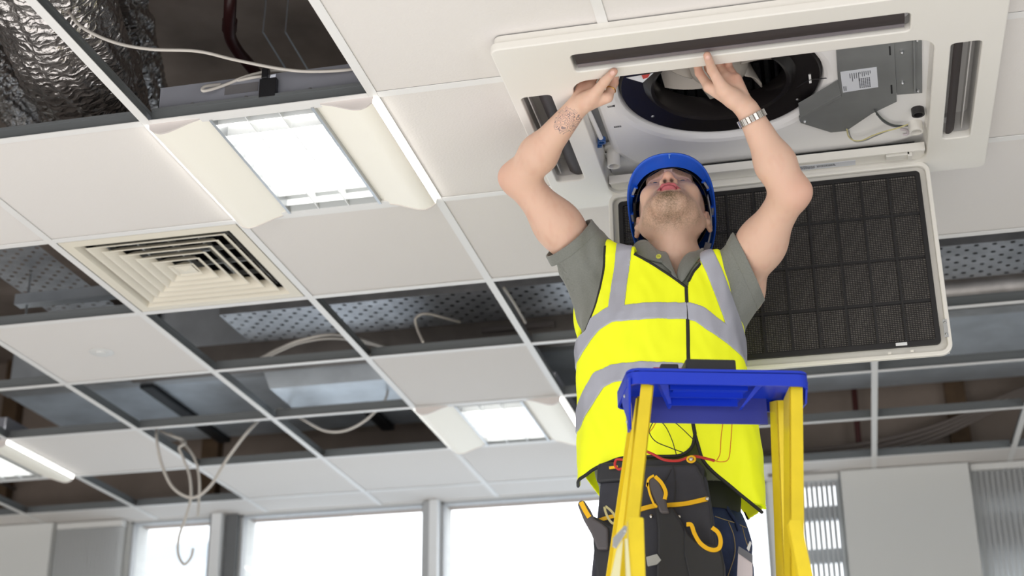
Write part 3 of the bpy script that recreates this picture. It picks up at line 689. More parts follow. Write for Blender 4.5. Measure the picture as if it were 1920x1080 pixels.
A = foil([az(200, -150, 3.62), az(212, -20, 3.61), az(236, 80, 3.60), az(262, 190, 3.61), az(285, 270, 3.62)], .092, 8, .8); A.build('foil_sleeve', FOIL, t, smooth=180)
t = thing('foil_duct', 'small grey foil duct at the top left edge', 'duct', az(20, 150, 3.4))
A = foil([az(-70, -40, 3.5), az(-25, 60, 3.47), az(20, 160, 3.46), az(75, 260, 3.50)], .06, 5, 1.2); A.build('foil_sleeve', FOIL, t, smooth=180)

# ------------------------------------------------------------------ loose white cables
def cable(pts, r, label, group=None, m=None, name='cable'):
    b = MB(); b.tube(spline(pts), r, 8); o = b.build(name, m or CABLE, smooth=60); tag(o, label, 'cable', group); return o
cable([az(125, 12, ZC+.30), az(150, 48, ZC+.14), az(210, 78, ZC+.10), az(280, 92, ZC+.09), az(370, 96, ZC+.09), az(440, 112, ZC+.09), az(520, 128, ZC+.085), az(580, 134, ZC+.08), az(650, 131, ZC+.08), az(700, 122, ZC+.1)], .0042, 'white flex running across the near open bay to the right')
cable([az(545, 139, ZC+.112), az(525, 132, ZC+.12), az(500, 134, ZC+.12), az(460, 144, ZC+.11), az(425, 158, ZC+.09), az(395, 168, ZC+.07), az(380, 170, ZC+.065), az(385, 162, ZC+.08), az(420, 157, ZC+.1), az(470, 146, ZC+.10), az(507, 141, ZC+.105)], .0042, 'white flex looped out of the black connector on the near light')
cable([ay(700, 640, 3.0), ay(727, 728, 2.56), ay(700, 775, 2.5), ay(655, 805, 2.5), ay(610, 808, 2.5), ay(565, 785, 2.55), ay(530, 768, 2.7), ay(512, 772, 2.9)], .0055, 'white cable sagging below the grid left of the far light')
cable([az(485, 788, ZC+.03), ay(460, 815, 2.42), ay(425, 862, 2.42), ay(395, 910, 2.42), ay(362, 933, 2.42), ay(325, 915, 2.42), ay(303, 870, 2.42), ay(294, 825, 2.42), az(294, 800, ZC+.05)], .0065, 'white cable in a wide loop below the left bays')
cable([az(300, 808, ZC+.06), az(325, 818, ZC+.03), az(344, 824, ZC+.02), ay(346, 832, 2.55), ay(336, 840, 2.56), ay(343, 858, 2.57), ay(355, 890, 2.58), ay(358, 930, 2.58), ay(350, 965, 2.58), ay(336, 1005, 2.58), ay(334, 1038, 2.58), ay(345, 1058, 2.58), ay(358, 1045, 2.58), ay(362, 1028, 2.58)], .006, 'white cable hanging lowest across the leftmost bare window')
cable([az(318, 812, ZC+.1), az(345, 832, ZC+.05), ay(366, 862, 2.78), ay(374, 905, 2.78), ay(371, 968, 2.78)], .006, 'short white cable tail ending at the top of the leftmost window')
cable([az(793, 641, ZC+.03), az(782, 615, ZC+.1), az(780, 596, ZC+.14), az(800, 588, ZC+.16), az(840, 598, ZC+.17), az(862, 604, ZC+.18)], .005, 'short white cable arching in the bay left of the worker')
cable([az(945, 540, ZC+.05), az(965, 570, ZC+.06), az(985, 605, ZC+.08)], .005, 'short white cable beside the main runner near the worker')
for k in range(2):
    cable([az(380, 690+4*k, ZC+.1), az(470, 678+6*k, ZC+.06), az(520, 655+5*k, ZC+.09), az(570, 636+5*k, ZC+.11), az(640, 628+7*k, ZC+.14), az(740, 655, ZC+.2)], .005, ('upper' if k == 0 else 'lower')+' pale cable draped over the grid in front of the perforated tray', 'draped pale cables')
for k in range(4):
    o = cable([ay(1440, 850+14*k, 3.78), ay(1600, 835+11*k, 3.76), ay(1750, 800+8*k, 3.74), ay(1900, 735+6*k, 3.72), ay(2000, 700+6*k, 3.72)], .008, ['topmost', 'second', 'third', 'lowest'][k]+' grey cable of the sagging bundle above the ladder', 'sagging cable bundle', mat('grey_cable_%d' % k, (128, 118, 112), .6))
cable([az(0, 905, ZC+.2), az(60, 925, ZC+.25), az(150, 905, ZC+.28), az(250, 880, ZC+.32)], .010, 'dull cable behind the far left open bay', m=mat('dull_cable', (108, 100, 96), .7))
# ================================================================== IMPLICIT SURFACES (for the worker)
def V3(*a): return np.array(a if len(a) == 3 else a[0], float)
class Sdf:
    """list of primitives blended in order; each = (fn, centre, bounding radius, op, k)"""
    def __init__(s): s.p = []; s.post = None; s.sc = 1.0
    def _a(s, fn, c, R, op, k): s.p.append((fn, np.array(c, float), R, op, k)); return s
    def ell(s, c, r, k=.02, op='u', B=None):
        c = V3(c); r = V3(r)*s.sc; B_ = None if B is None else np.array(B, float)
        def fn(P):
            q = P-c
            if B_ is not None: q = q @ B_
            k0 = np.linalg.norm(q/r, axis=-1); k1 = np.linalg.norm(q/(r*r), axis=-1)+1e-9
            return k0*(k0-1)/k1
        return s._a(fn, c, max(r), op, k)
    def sph(s, c, r, k=.02, op='u'):
        c = V3(c); r = r*s.sc; return s._a(lambda P: np.linalg.norm(P-c, axis=-1)-r, c, r, op, k)
    def cone(s, a, b, ra, rb, k=.02, op='u', flat=None):
        """tapered capsule; flat = (axis, factor) squashes across axis"""
        a = V3(a); b = V3(b); ra *= s.sc; rb *= s.sc; ba = b-a; L2 = ba@ba
        def fn(P):
            q = P-a; t = np.clip((q@ba)/L2, 0, 1); w_ = q-t[..., None]*ba
            if flat is not None: w_ = w_+(w_@flat[0])[..., None]*flat[0]*(flat[1]-1)
            return np.linalg.norm(w_, axis=-1)-(ra+(rb-ra)*t)
        return s._a(fn, (a+b)/2, math.sqrt(L2)/2+max(ra, rb), op, k)
    def fn(s, f, c, R, k=.02, op='u'): return s._a(f, c, R, op, k)
    def ev(s, P, c=None, R=None):
        d = np.full(P.shape[:-1], 1.0)
        for fn, pc, pr, op, k in s.p:
            if c is not None and np.linalg.norm(pc-c) > pr+R+k*1.2+.012: continue
            e = fn(P)
            if op == 'u':
                if k > 0:
                    h = np.maximum(k-np.abs(d-e), 0)/k; d = np.minimum(d, e)-h*h*k*.25
                else: d = np.minimum(d, e)
            elif op == 's':
                if k > 0:
                    h = np.maximum(k-np.abs(d+e), 0)/k; d = np.maximum(d, -e)+h*h*k*.25
                else: d = np.maximum(d, -e)
        if s.post: d = s.post(P, d)
        return d
def nets(f, lo, hi, h, n=20, smooth=1):
    """sparse surface nets; f(P, centre, radius) -> d"""
    lo = np.array(lo, float); hi = np.array(hi, float); nb = np.ceil((hi-lo)/(h*n)).astype(int); R = h*n*.87
    gi = np.stack(np.meshgrid(*[np.arange(k) for k in nb], indexing='ij'), -1).reshape(-1, 3)
    cen = lo+(gi+.5)*h*n
    g1 = np.stack(np.meshgrid(*[np.arange(n+1)]*3, indexing='ij'), -1)
    DIM = nb*n+2; key = lambda ijk: (ijk[..., 0]*DIM[1]+ijk[..., 1])*DIM[2]+ijk[..., 2]
    K = []; VV = []; FE = []
    step = 4096
    dc = np.concatenate([f(cen[i:i+step], None, None) for i in range(0, len(cen), step)])
    act = np.abs(dc) < R*1.45+.01
    for b, c in zip(gi[act], cen[act]):
        base = b*n; P = lo+(base+g1)*h; d = f(P, c, R); s = d < 0
        if s.all() or not s.any(): continue
        cnt = np.zeros((n, n, n)); acc = np.zeros((n, n, n, 3))
        corners = [(i, j, k) for i in (0, 1) for j in (0, 1) for k in (0, 1)]
        for A in range(3):
            e = [0, 0, 0]; e[A] = 1
            for o1 in (0, 1):
                for o2 in (0, 1):
                    o = [0, 0, 0]; o[(A+1) % 3] = o1; o[(A+2) % 3] = o2
                    sl = tuple(slice(o[m], o[m]+n) for m in range(3)); sl2 = tuple(slice(o[m]+e[m], o[m]+e[m]+n) for m in range(3))
                    da, db = d[sl], d[sl2]; cr = (da < 0) != (db < 0)
                    t = np.where(cr, da/(da-db+1e-12), 0)
                    for m in range(3): acc[..., m] += np.where(cr, o[m]+(t if m == A else 0), 0)
                    cnt += cr
        q = np.argwhere(cnt > 0)
        pos = acc[tuple(q.T)]/cnt[tuple(q.T)][:, None]
        K.append(key(base+q)); VV.append(lo+(base+q+pos)*h)
        for A in range(3):
            e = [0, 0, 0]; e[A] = 1
            sa = s[:n, :n, :n]; sb = s[e[0]:n+e[0], e[1]:n+e[1], e[2]:n+e[2]]
            q = np.argwhere(sa != sb)
            if len(q):
                fl = sa[tuple(q.T)]; g = base+q; B1 = [0, 0, 0]; B2 = [0, 0, 0]; B1[(A+1) % 3] = 1; B2[(A+2) % 3] = 1; B1 = np.array(B1); B2 = np.array(B2)
                quad = np.stack([key(g-B1-B2), key(g-B2), key(g), key(g-B1)], 1); quad[~fl] = quad[~fl][:, ::-1]
                FE.append(quad)
    K = np.concatenate(K); VV = np.concatenate(VV); FE = np.concatenate(FE)
    o = np.argsort(K); K = K[o]; VV = VV[o]
    idx = np.searchsorted(K, FE); idx = np.clip(idx, 0, len(K)-1); ok = (K[idx] == FE).all(1); F = idx[ok]
    for _ in range(smooth):
        acc = np.zeros_like(VV); cnt = np.zeros(len(VV))
        for a, b in ((0, 1), (1, 2), (2, 3), (3, 0)):
            np.add.at(acc, F[:, a], VV[F[:, b]]); np.add.at(cnt, F[:, a], 1)
            np.add.at(acc, F[:, b], VV[F[:, a]]); np.add.at(cnt, F[:, b], 1)
        VV = VV*.5+.5*acc/np.maximum(cnt, 1)[:, None]
    return VV, F
def netobj(name, f, lo, hi, h, m, parent=None, smooth=1, col=None, n=20, **tags):
    Vv, F = nets(f, lo, hi, h, n, smooth)
    me = bpy.data.meshes.new(name); me.vertices.add(len(Vv)); me.vertices.foreach_set('co', Vv.ravel())
    me.loops.add(F.size); me.loops.foreach_set('vertex_index', F.ravel().astype(np.int32))
    me.polygons.add(len(F)); me.polygons.foreach_set('loop_start', np.arange(0, F.size, 4, dtype=np.int32))
    me.update(calc_edges=True); me.validate(); me.polygons.foreach_set('use_smooth', [True]*len(me.polygons))
    for mm in (m if isinstance(m, (list, tuple)) else [m]): me.materials.append(mm)
    if col is not None:
        c = col(Vv); at = me.color_attributes.new('Col', 'FLOAT_COLOR', 'POINT'); at.data.foreach_set('color', c.astype(np.float32).ravel())
    o = bpy.data.objects.new(name, me); C.objects.link(o)
    if parent:
        o.parent = parent
        if parent.type == 'EMPTY': o.matrix_parent_inverse = Matrix.Translation(-Vector(parent.location))
    for k, v in tags.items(): o[k] = v
    return o
def smin(a, b, k):
    h = np.maximum(k-np.abs(a-b), 0)/k; return np.minimum(a, b)-h*h*k*.25
def wig(P, s, seed=0):
    """cheap smooth noise in -1..1"""
    x, y, z = P[..., 0]*s, P[..., 1]*s, P[..., 2]*s; a = seed*1.7
    return (np.sin(x*1.9+1.3*np.sin(z*1.1+a)+a)*np.sin(z*1.3+1.7*np.sin(x*.9+y*.7-a))+np.sin(y*1.7+z*.8+a*2+np.sin(x*1.6)))*.5
def poly2(P, poly):
    """signed distance in the xz plane to a polygon (negative inside)"""
    x = P[..., 0]; z = P[..., 2]; d = np.full(x.shape, 1e9); ins = np.zeros(x.shape, bool); n = len(poly)
    for i in range(n):
        ax, az_ = poly[i]; bx, bz = poly[(i+1) % n]; ex, ez = bx-ax, bz-az_
        t = np.clip(((x-ax)*ex+(z-az_)*ez)/(ex*ex+ez*ez+1e-12), 0, 1); d = np.minimum(d, (x-ax-t*ex)**2+(z-az_-t*ez)**2)
        ins ^= ((az_ > z) != (bz > z)) & (x < ax+(z-az_)*ex/(ez if abs(ez) > 1e-9 else 1e-9))
    d = np.sqrt(d); return np.where(ins, -d, d)
def line2(P, pts, w):
    """distance in xz to a polyline with half width w (scalar or per point)"""
    x = P[..., 0]; z = P[..., 2]; out = np.full(x.shape, 1e9); ws = w if hasattr(w, '__len__') else [w]*len(pts)
    for i in range(len(pts)-1):
        (ax, az_), (bx, bz) = pts[i], pts[i+1]; ex, ez = bx-ax, bz-az_
        t = np.clip(((x-ax)*ex+(z-az_)*ez)/(ex*ex+ez*ez+1e-12), 0, 1)
        out = np.minimum(out, np.sqrt((x-ax-t*ex)**2+(z-az_-t*ez)**2)-(ws[i]+(ws[i+1]-ws[i])*t))
    return out
# ================================================================== THE WORKER
man = empty('person', (1.24, .40, 1.12), 'person in yellow reflective vest and grey polo shirt on the ladder, arms raised, looking up', 'person')
# ---- head frame: X image right, F face forward, H crown
HS = 1.10
E0 = ay(1260, 406, .36); tilt = math.radians(37)
Fd = np.array([.045, -math.cos(tilt), math.sin(tilt)]); Fd /= np.linalg.norm(Fd)
Xd = np.array([1, 0, .055]); Xd -= Fd*(Xd@Fd); Xd /= np.linalg.norm(Xd); Hd = np.cross(Xd, -Fd); Hd /= np.linalg.norm(Hd)
if Hd[2] < 0: Hd = -Hd
HB3 = np.stack([Xd, Fd, Hd], 1)                        # columns: local axes in world
def hl(x, f, h): return E0+HB3@(np.array([x, f, h])*HS)
def hm(x, f, h): return E0+HB3@np.array([x, f, h])
def tolocal(P): return (P-E0)@HB3/HS
NB = ay(1266, 498, .385)                               # neck base
shL = ay(1106, 494, .36); elL = ay(973, 334, .20); wrL = ay(1080, 203, .052)
shR = ay(1384, 532, .37); elR = ay(1482, 361, .15); wrR = ay(1402, 207, .052)
body = Sdf()
# torso
body.ell((1.262, .40, 2.40), (.165, .105, .24), .05)
body.ell((1.245, .41, 2.20), (.145, .10, .20), .06)
body.ell((1.235, .42, 2.03), (.160, .112, .13), .06)
for s in (shL, shR): body.cone(NB+np.array([0, .02, -.02]), s+np.array([0, .02, -.02]), .062, .055, .05)
body.cone(hl(0, -.030, -.03), NB+np.array([0, .01, -.03]), .057, .061, .03)
body.cone(hl(0, .012, -.062), NB+np.array([0, -.042, .0]), .030, .024, .04)
# head
body.sc = HS
for args in (((0, -.012, .045), (.076, .098, .086)), ((0, .030, -.012), (.064, .060, .082)), ((0, .045, -.050), (.050, .045, .034))):
    body.ell(hl(*args[0]), args[1], .03, B=HB3)
body.sph(hl(0, .080, -.080), .0235, .03); 
for s in (-1, 1):
    body.cone(hl(s*.054, -.002, -.040), hl(s*.020, .076, -.082), .021, .018, .03)
    body.sph(hl(s*.042, .062, -.012), .023, .025)
    body.cone(hl(s*.010, .089, .042), hl(s*.042, .074, .040), .011, .010, .014)
    body.sph(hl(s*.031, .098, .016), .0165, .012, 's')
    body.ell(hl(s*.031, .0735, .0165), (.0165, .0115, .0115), .006, B=HB3)      # lids
    body.ell(hl(s*.031, .084, .0165), (.0118, .006, .0044), .002, 's', B=HB3)      # eye slit
    # ear
    ec = hl(s*.079, -.020, -.004)
    tl = math.radians(18)*s; eB = HB3@np.array([[math.cos(tl), -math.sin(tl), 0], [math.sin(tl), math.cos(tl), 0], [0, 0, 1]])
    body.ell(ec, (.0065, .0185, .031), .008, B=eB)
    body.ell(hl(s*.0855, -.015, .003), (.0055, .0105, .017), .004, 's', B=eB)
    ring = [hl(s*(.081+.004*math.cos(a)), -.020+.0175*math.cos(a)*-1, -.002+.029*math.sin(a)) for a in np.linspace(-1.6, 2.6, 8)]
    for p_, q_ in zip(ring, ring[1:]): body.cone(p_, q_, .0042, .0042, .003)
    body.sph(hl(s*.078, -.007, -.029), .0085, .008)
    body.sph(hl(s*.0745, -.002, -.004), .006, .006)
    body.sph(hl(s*.0125, .0975, -.0175), .0080, .006)        # nostril wings
# nose, lips
body.cone(hl(0, .087, .030), hl(0, .1095, -.0115), .0080, .0102, .012)
body.sph(hl(0, .1105, -.0130), .0098, .006)
for s in (-1, 1): body.ell(hl(s*.0078, .1035, -.0255), (.0034, .0075, .0060), .003, 's', B=HB3)
body.ell(hl(0, .074, -.048), (.031, .028, .026), .02, B=HB3)
for s in (-1, 1):
    body.cone(hl(0, .1015, -.0405), hl(s*.012, .1005, -.0420), .0050, .0050, .004); body.cone(hl(s*.012, .1005, -.0420), hl(s*.026, .0830, -.0560), .0050, .0022, .004)
    body.cone(hl(0, .0990, -.0525), hl(s*.013, .0965, -.0530), .0050, .0045, .005); body.cone(hl(s*.013, .0970, -.0535), hl(s*.025, .0830, -.0565), .0052, .0020, .004)
for s in (-1, 1): body.cone(hl(s*.024, .088, -.0550), hl(s*.012, .1045, -.0490), .0012, .0014, .002, 's'); body.cone(hl(s*.012, .1050, -.0480), hl(0, .1070, -.0472), .0014, .0014, .002, 's')
body.cone(hl(-.014, .100, -.0645), hl(.014, .100, -.0645), .007, .007, .012, 's')
# arms
body.sc = 1.0
def arm(sh, el, wr, s):
    body.cone(sh, el, .054, .041, .05)
    m1 = sh+(el-sh)*.45; body.ell(m1, (.052, .052, .052), .05)
    d = wr-el; body.cone(el, el+d*.35, .038, .0430, .03); body.cone(el+d*.35, wr, .043, .027, .03)
    out = (el-(sh+wr)/2); out /= np.linalg.norm(out); body.sph(el+out*.006, .031, .03); body.sph(el+out*.030, .014, .025)
arm(shL, elL, wrL, -1); arm(shR, elR, wrR, 1)
# hands: each finger = chain (MCP, PIP, DIP, tip)
def hand(wr, mcps, pips, tips, thumb, dz=0):
    r0 = [.0118, .0120, .0115, .0102]; n_ = len(mcps)
    for i, (m_, p_, t_) in enumerate(zip(mcps, pips, tips)):
        body.cone(wr+(m_-wr)*.12, m_, .0180, .0140, .009)
        body.cone(m_, p_, r0[i], r0[i]*.86, .004); mid = p_+(t_-p_)*.52+np.array([0, .004, .004]); body.cone(p_, mid, r0[i]*.86, r0[i]*.80, .003); body.cone(mid, t_, r0[i]*.80, r0[i]*.68, .003)
    t0, t1, t2, t3 = thumb
    body.cone(wr+(t1-wr)*.15, t1, .0215, .0170, .010); body.ell(wr+(t1-wr)*.6+np.array([0, -.006, -.004]), (.0205, .019, .022), .014)
    body.cone(t1, t2, .0150, .0112, .010); body.cone(t2, t3, .0112, .0092, .004)
# image-left hand (his right): index nearest the thumb
LM = [ay(1139, 182, .030), ay(1123, 168, .036), ay(1106, 161, .040), ay(1091, 163, .042)]
LP = [ay(1152, 158, .034)+np.array([0, 0, .004]), ay(1134, 147, .040), ay(1114, 143, .042), ay(1096, 147, .044)]
LT = [np.array([LP[0][0]+.006, .010, 2.990]), np.array([LP[1][0]+.006, .008, 3.000]), np.array([LP[2][0]+.004, .008, 3.000]), np.array([LP[3][0]+.004, .012, 2.995])]
LTH = (wrL, ay(1112, 180, .020), az(1134, 153, 2.944), az(1151, 134, 2.9475))
hand(wrL, LM, LP, LT, LTH)
RM = [ay(1329, 163, .026), ay(1345, 150, .036), ay(1362, 144, .040), ay(1380, 148, .040)]
RP = [ay(1311, 137, .030), ay(1329, 128, .038), ay(1350, 124, .042), ay(1367, 126, .044)]
RT = [np.array([RP[0][0]-.006, .008, 2.995]), np.array([RP[1][0]-.004, .006, 3.005]), np.array([RP[2][0]-.002, .006, 3.005]), np.array([RP[3][0], .008, 3.0])]
RTH = (wrR, ay(1356, 168, .018), az(1335, 131, 2.940), az(1326, 104, 2.9475))
hand(wrR, RM, RP, RT, RTH)

# ---- skin colour (own colours of lips, beard, brows; shade painted in nostrils and mouth crease)
def skincol(Pv):
    L = tolocal(Pv); x, f, h = L.T; n_ = len(Pv)
    base = np.array(lin((228, 190, 168))); c = np.tile(base, (n_, 1))
    def mix(c, col, a): return c*(1-a[:, None])+np.array(lin(col))*a[:, None]
    g = lambda v, w_: np.exp(-(v/w_)**2)
    near = (np.linalg.norm(Pv-E0, axis=1) < .19)
    w1 = wig(Pv, 60, 1)*.5+wig(Pv, 130, 3)*.5
    c = mix(c, (206, 140, 118), .25*np.clip(w1, 0, 1))
    # ruddy elbows, knuckles, fingertips, ears, nose
    for q, r in ((elL+(elL-(shL+wrL)/2)*.2, .045), (elR+(elR-(shR+wrR)/2)*.2, .04), (LTH[3], .014), (RTH[3], .014), (LP[0], .02), (RP[0], .02), (RP[3], .018), (LM[3], .02), (RM[3], .02), (hl(.083, -.01, 0), .02), (hl(-.083, -.01, 0), .02)):
        c = mix(c, (216, 138, 118), .38*np.exp(-((Pv-q)**2).sum(1)/r**2))
    c = mix(c, (205, 138, 120), near*.5*g(f-.11, .02)*g(h+.012, .02)*g(x, .02))
    # stubble
    jaw = near*np.clip((-(h+.030)-.25*np.abs(x))/.020, 0, 1)*np.clip((f+.03)/.05, 0, 1)*np.clip((.0+f-.006+ .0*h)/.03+.2, 0, 1)
    low = np.clip(1-np.maximum(0, -(h+.135))/.01, 0, 1)
    RS = np.random.RandomState(5); spk = .35+.65*RS.rand(n_); spk2 = .75+.25*wig(Pv, 90, 2)
    c = mix(c, (104, 88, 62), np.clip(jaw*low*.72*spk*spk2, 0, .8))
    c = mix(c, (88, 76, 50), near*np.clip(1.1*g(x+.002, .024)*g(h+.086, .024)*np.clip((f-.03)/.03, 0, 1)*spk, 0, .8))
    c = mix(c, (120, 96, 74), near*.4*g(np.abs(x)-.012, .014)*g(h+.033, .006)*(f > .08)*spk)
    # lips
    hc = -.0472-11*x*x; lip = near*(np.abs(x) < .027)*(f > .078)*np.clip(1-np.maximum(0, np.abs(h-hc)-(.0096*(1-(x/.0275)**2)))/.0016, 0, 1)
    c = mix(c, (206, 92, 112), .8*lip); c = mix(c, (120, 45, 52), .8*lip*g(h-hc+.0006, .0013))  # lip colour, then shade painted into the mouth crease
    # brows, lashes
    br = near*(f > .055)*np.clip((.0070-np.abs(h-(.037-.15*np.maximum(0, np.abs(x)-.030))))/.003, 0, 1)*(np.abs(x) > .009)*(np.abs(x) < .054)
    c = mix(c, (112, 82, 56), .85*np.clip(br*(.6+.5*spk), 0, 1))
    ln = near*(f > .06)*(np.abs(np.abs(x)-.031) < .0135)*g(h-.0165-.0 , .0030)
    c = mix(c, (120, 78, 66), .55*ln)
    nos = near*sum(np.exp(-((Pv-hl(s*.0076, .1025, -.0225))**2).sum(1)/.0048**2) for s in (-1, 1)); c = mix(c, (54, 26, 22), np.clip(nos*1.5, 0, .92))  # dark of the nostril hollows painted into the skin colour
    # thumb nails
    a = np.zeros(n_)
    # tattoo mask on the image-left forearm
    d = wrL-elL; dl = np.linalg.norm(d); dn = d/dl; t = (Pv-elL)@dn; ctr = elL+dn*(dl-.030); side = -(Pv-ctr-np.outer((Pv-ctr)@dn, dn))
    view = CAM-ctr; view -= dn*(view@dn); view /= np.linalg.norm(view); fr = -(side@view)
    perp = np.cross(dn, view); sx = (Pv-ctr)@perp
    a = np.clip(1.25-((t-(dl-.028))/.038)**2-((sx-.004)/.033)**2*.8, 0, 1)*(fr > .004)*(np.linalg.norm(Pv-ctr, axis=1) < .08)
    return np.concatenate([c, a[:, None]], 1)
SKIN = bpy.data.materials.new('skin'); SKIN.use_nodes = True
n = SKIN.node_tree; p = n.nodes['Principled BSDF']; vc = n.nodes.new('ShaderNodeVertexColor'); vc.layer_name = 'Col'
p.inputs['Roughness'].default_value = .5; p.inputs['Subsurface Weight'].default_value = .18; p.inputs['Subsurface Radius'].default_value = (.012, .004, .002); p.inputs['Subsurface Scale'].default_value = .6
p.inputs['Specular IOR Level'].default_value = .35
tc = n.nodes.new('ShaderNodeTexCoord'); nz_ = n.nodes.new('ShaderNodeTexNoise'); nz_.inputs['Scale'].default_value = 30; nz_.inputs['Detail'].default_value = 0.6; nz_.inputs['Distortion'].default_value = 2.4
n.links.new(tc.outputs['Object'], nz_.inputs['Vector'])
def mth(op, a, b=None, c_=None):
    q = n.nodes.new('ShaderNodeMath'); q.operation = op
    for i, v in enumerate((a, b, c_)):
        if v is None: continue
        if isinstance(v, (int, float)): q.inputs[i].default_value = v
        else: n.links.new(v, q.inputs[i])
    return q.outputs[0]
fr_ = mth('FRACT', mth('MULTIPLY', nz_.outputs[0], 9.0)); ln_ = mth('LESS_THAN', mth('ABSOLUTE', mth('SUBTRACT', fr_, .5)), .15)
nz2 = n.nodes.new('ShaderNodeTexNoise'); nz2.inputs['Scale'].default_value = 22; n.links.new(tc.outputs['Object'], nz2.inputs['Vector'])
edge = mth('GREATER_THAN', mth('ADD', vc.outputs['Alpha'], mth('SUBTRACT', nz2.outputs[0], .55)), .42)
fac = mth('MULTIPLY', mth('MULTIPLY', ln_, edge), .62)
mx = n.nodes.new('ShaderNodeMix'); mx.data_type = 'RGBA'; n.links.new(fac, mx.inputs[0]); n.links.new(vc.outputs['Color'], mx.inputs[6]); mx.inputs[7].default_value = (*lin((52, 62, 96)), 1)
n.links.new(mx.outputs[2], p.inputs['Base Color'])
bz = n.nodes.new('ShaderNodeTexNoise'); bz.inputs['Scale'].default_value = 350; n.links.new(tc.outputs['Object'], bz.inputs['Vector']); bp = n.nodes.new('ShaderNodeBump'); bp.inputs['Strength'].default_value = .12; bp.inputs['Distance'].default_value = .001
n.links.new(bz.outputs[0], bp.inputs['Height']); n.links.new(bp.outputs[0], p.inputs['Normal'])
# clear of the shoulder blades
bodyo = netobj('body', lambda P, c, R: body.ev(P, c, R), (.80, -.10, 1.88), (1.72, .62, 3.03), .0023, SKIN, man, smooth=1, col=skincol)
# eyes
EYEW = mat('eye_white', (214, 206, 200), .25); IRIS = mat('iris', (92, 108, 118), .15)
for s in (-1, 1):
    b = MB(); c_ = hl(s*.031, .0705, .0165); T = Matrix(HB3.tolist()).to_4x4()
    prof = [(math.sin(a)*.0128, math.cos(a)*.0128) for a in np.linspace(.42, PI, 10)]; Tt = T @ Matrix.Rotation(-PI/2, 4, 'X')
    b.lathe(prof, c_, 20, T=Tt); e_ = b.build('eye', EYEW, bodyo, smooth=180)
    b = MB(); b.lathe([(0, .0130), (.0020, .0129), (.0056, .0116)], c_, 20, T=Tt); b.build('iris', IRIS, bodyo, smooth=180)

NAIL = mat('finger_nail', (236, 192, 178), .25)
for th in (LTH, RTH):
    d = th[3]-th[2]; d /= np.linalg.norm(d); vw = CAM-th[3]; vw -= d*(vw@d); vw /= np.linalg.norm(vw); sx_ = np.cross(d, vw)
    ctr = th[3]+vw*.0068-d*.001; b = MB(); T = Matrix.Translation(ctr) @ Matrix(np.stack([sx_, d, vw], 1).tolist()).to_4x4() @ Matrix.Diagonal((.0062, .0085, .0030, 1))
    b.lathe([(0, 1), (.5, .87), (.85, .5), (1, 0)], (0, 0, 0), 20); o = b.build('thumb_nail', NAIL, bodyo, smooth=180); o.data.transform(T)
# ================================================================== CLOTHES
X = lambda u, v, y=.235: (ay(u, v, y)[0], ay(u, v, y)[2])
def loft(rows, e=2.5, y0=None):
    """rows: (z, x_left, x_right, y_centre, half_depth), ordered by z"""
    R = np.array(sorted(rows)); zz = R[:, 0]
    def f(P):
        z = P[..., 2]; xl = np.interp(z, zz, R[:, 1]); xr = np.interp(z, zz, R[:, 2]); yc = np.interp(z, zz, R[:, 3]); b = np.interp(z, zz, R[:, 4])
        a = (xr-xl)/2; c_ = (xr+xl)/2
        q = (np.abs((P[..., 0]-c_)/a)**e+np.abs((P[..., 1]-yc)/b)**e+1e-12)**(1/e)
        return (q-1)*np.minimum(a, b)*.95
    return f
rows = []
for v, l, r, yc, hd in ((440, 1150, 1345, .375, .08), (500, 1112, 1392, .375, .125), (560, 1096, 1391, .375, .14), (620, 1088, 1392, .375, .15), (700, 1091, 1400, .375, .15), (780, 1092, 1411, .38, .15), (860, 1088, 1424, .385, .155), (940, 1090, 1431, .39, .16), (1000, 1090, 1436, .39, .16)):
    a, b_ = ay(l, v, yc), ay(r, v, yc); rows.append(((a[2]+b_[2])/2, a[0], b_[0], yc, hd))
VL = loft(rows)
rows2 = [(z, xl+.012, xr-.012, yc, hd-.014) for z, xl, xr, yc, hd in rows[:6]]
for v, l, r in ((860, 1118, 1404), (905, 1126, 1397), (1000, 1130, 1394)): a, b_ = ay(l, v, .40), ay(r, v, .40); rows2.append(((a[2]+b_[2])/2, a[0], b_[0], .41, .118))
SL = loft(rows2)
topc = [X(u, v, .30) for u, v in ((1040, 440), (1100, 438), (1130, 444), (1158, 456), (1188, 472), (1262, 500), (1304, 490), (1330, 482), (1348, 477), (1366, 482), (1400, 500), (1450, 520))]
ztop = lambda x: np.interp(x, [q[0] for q in topc], [q[1] for q in topc])
def capz(P, d, off=0):
    e = (P[..., 2]-ztop(P[..., 0])-off)*.92-.25*(P[..., 1]-.36)*(P[..., 1] < .36)*0; h = np.maximum(.03-np.abs(d-e), 0)/.03; return np.maximum(d, e)+h*h*.03*.25
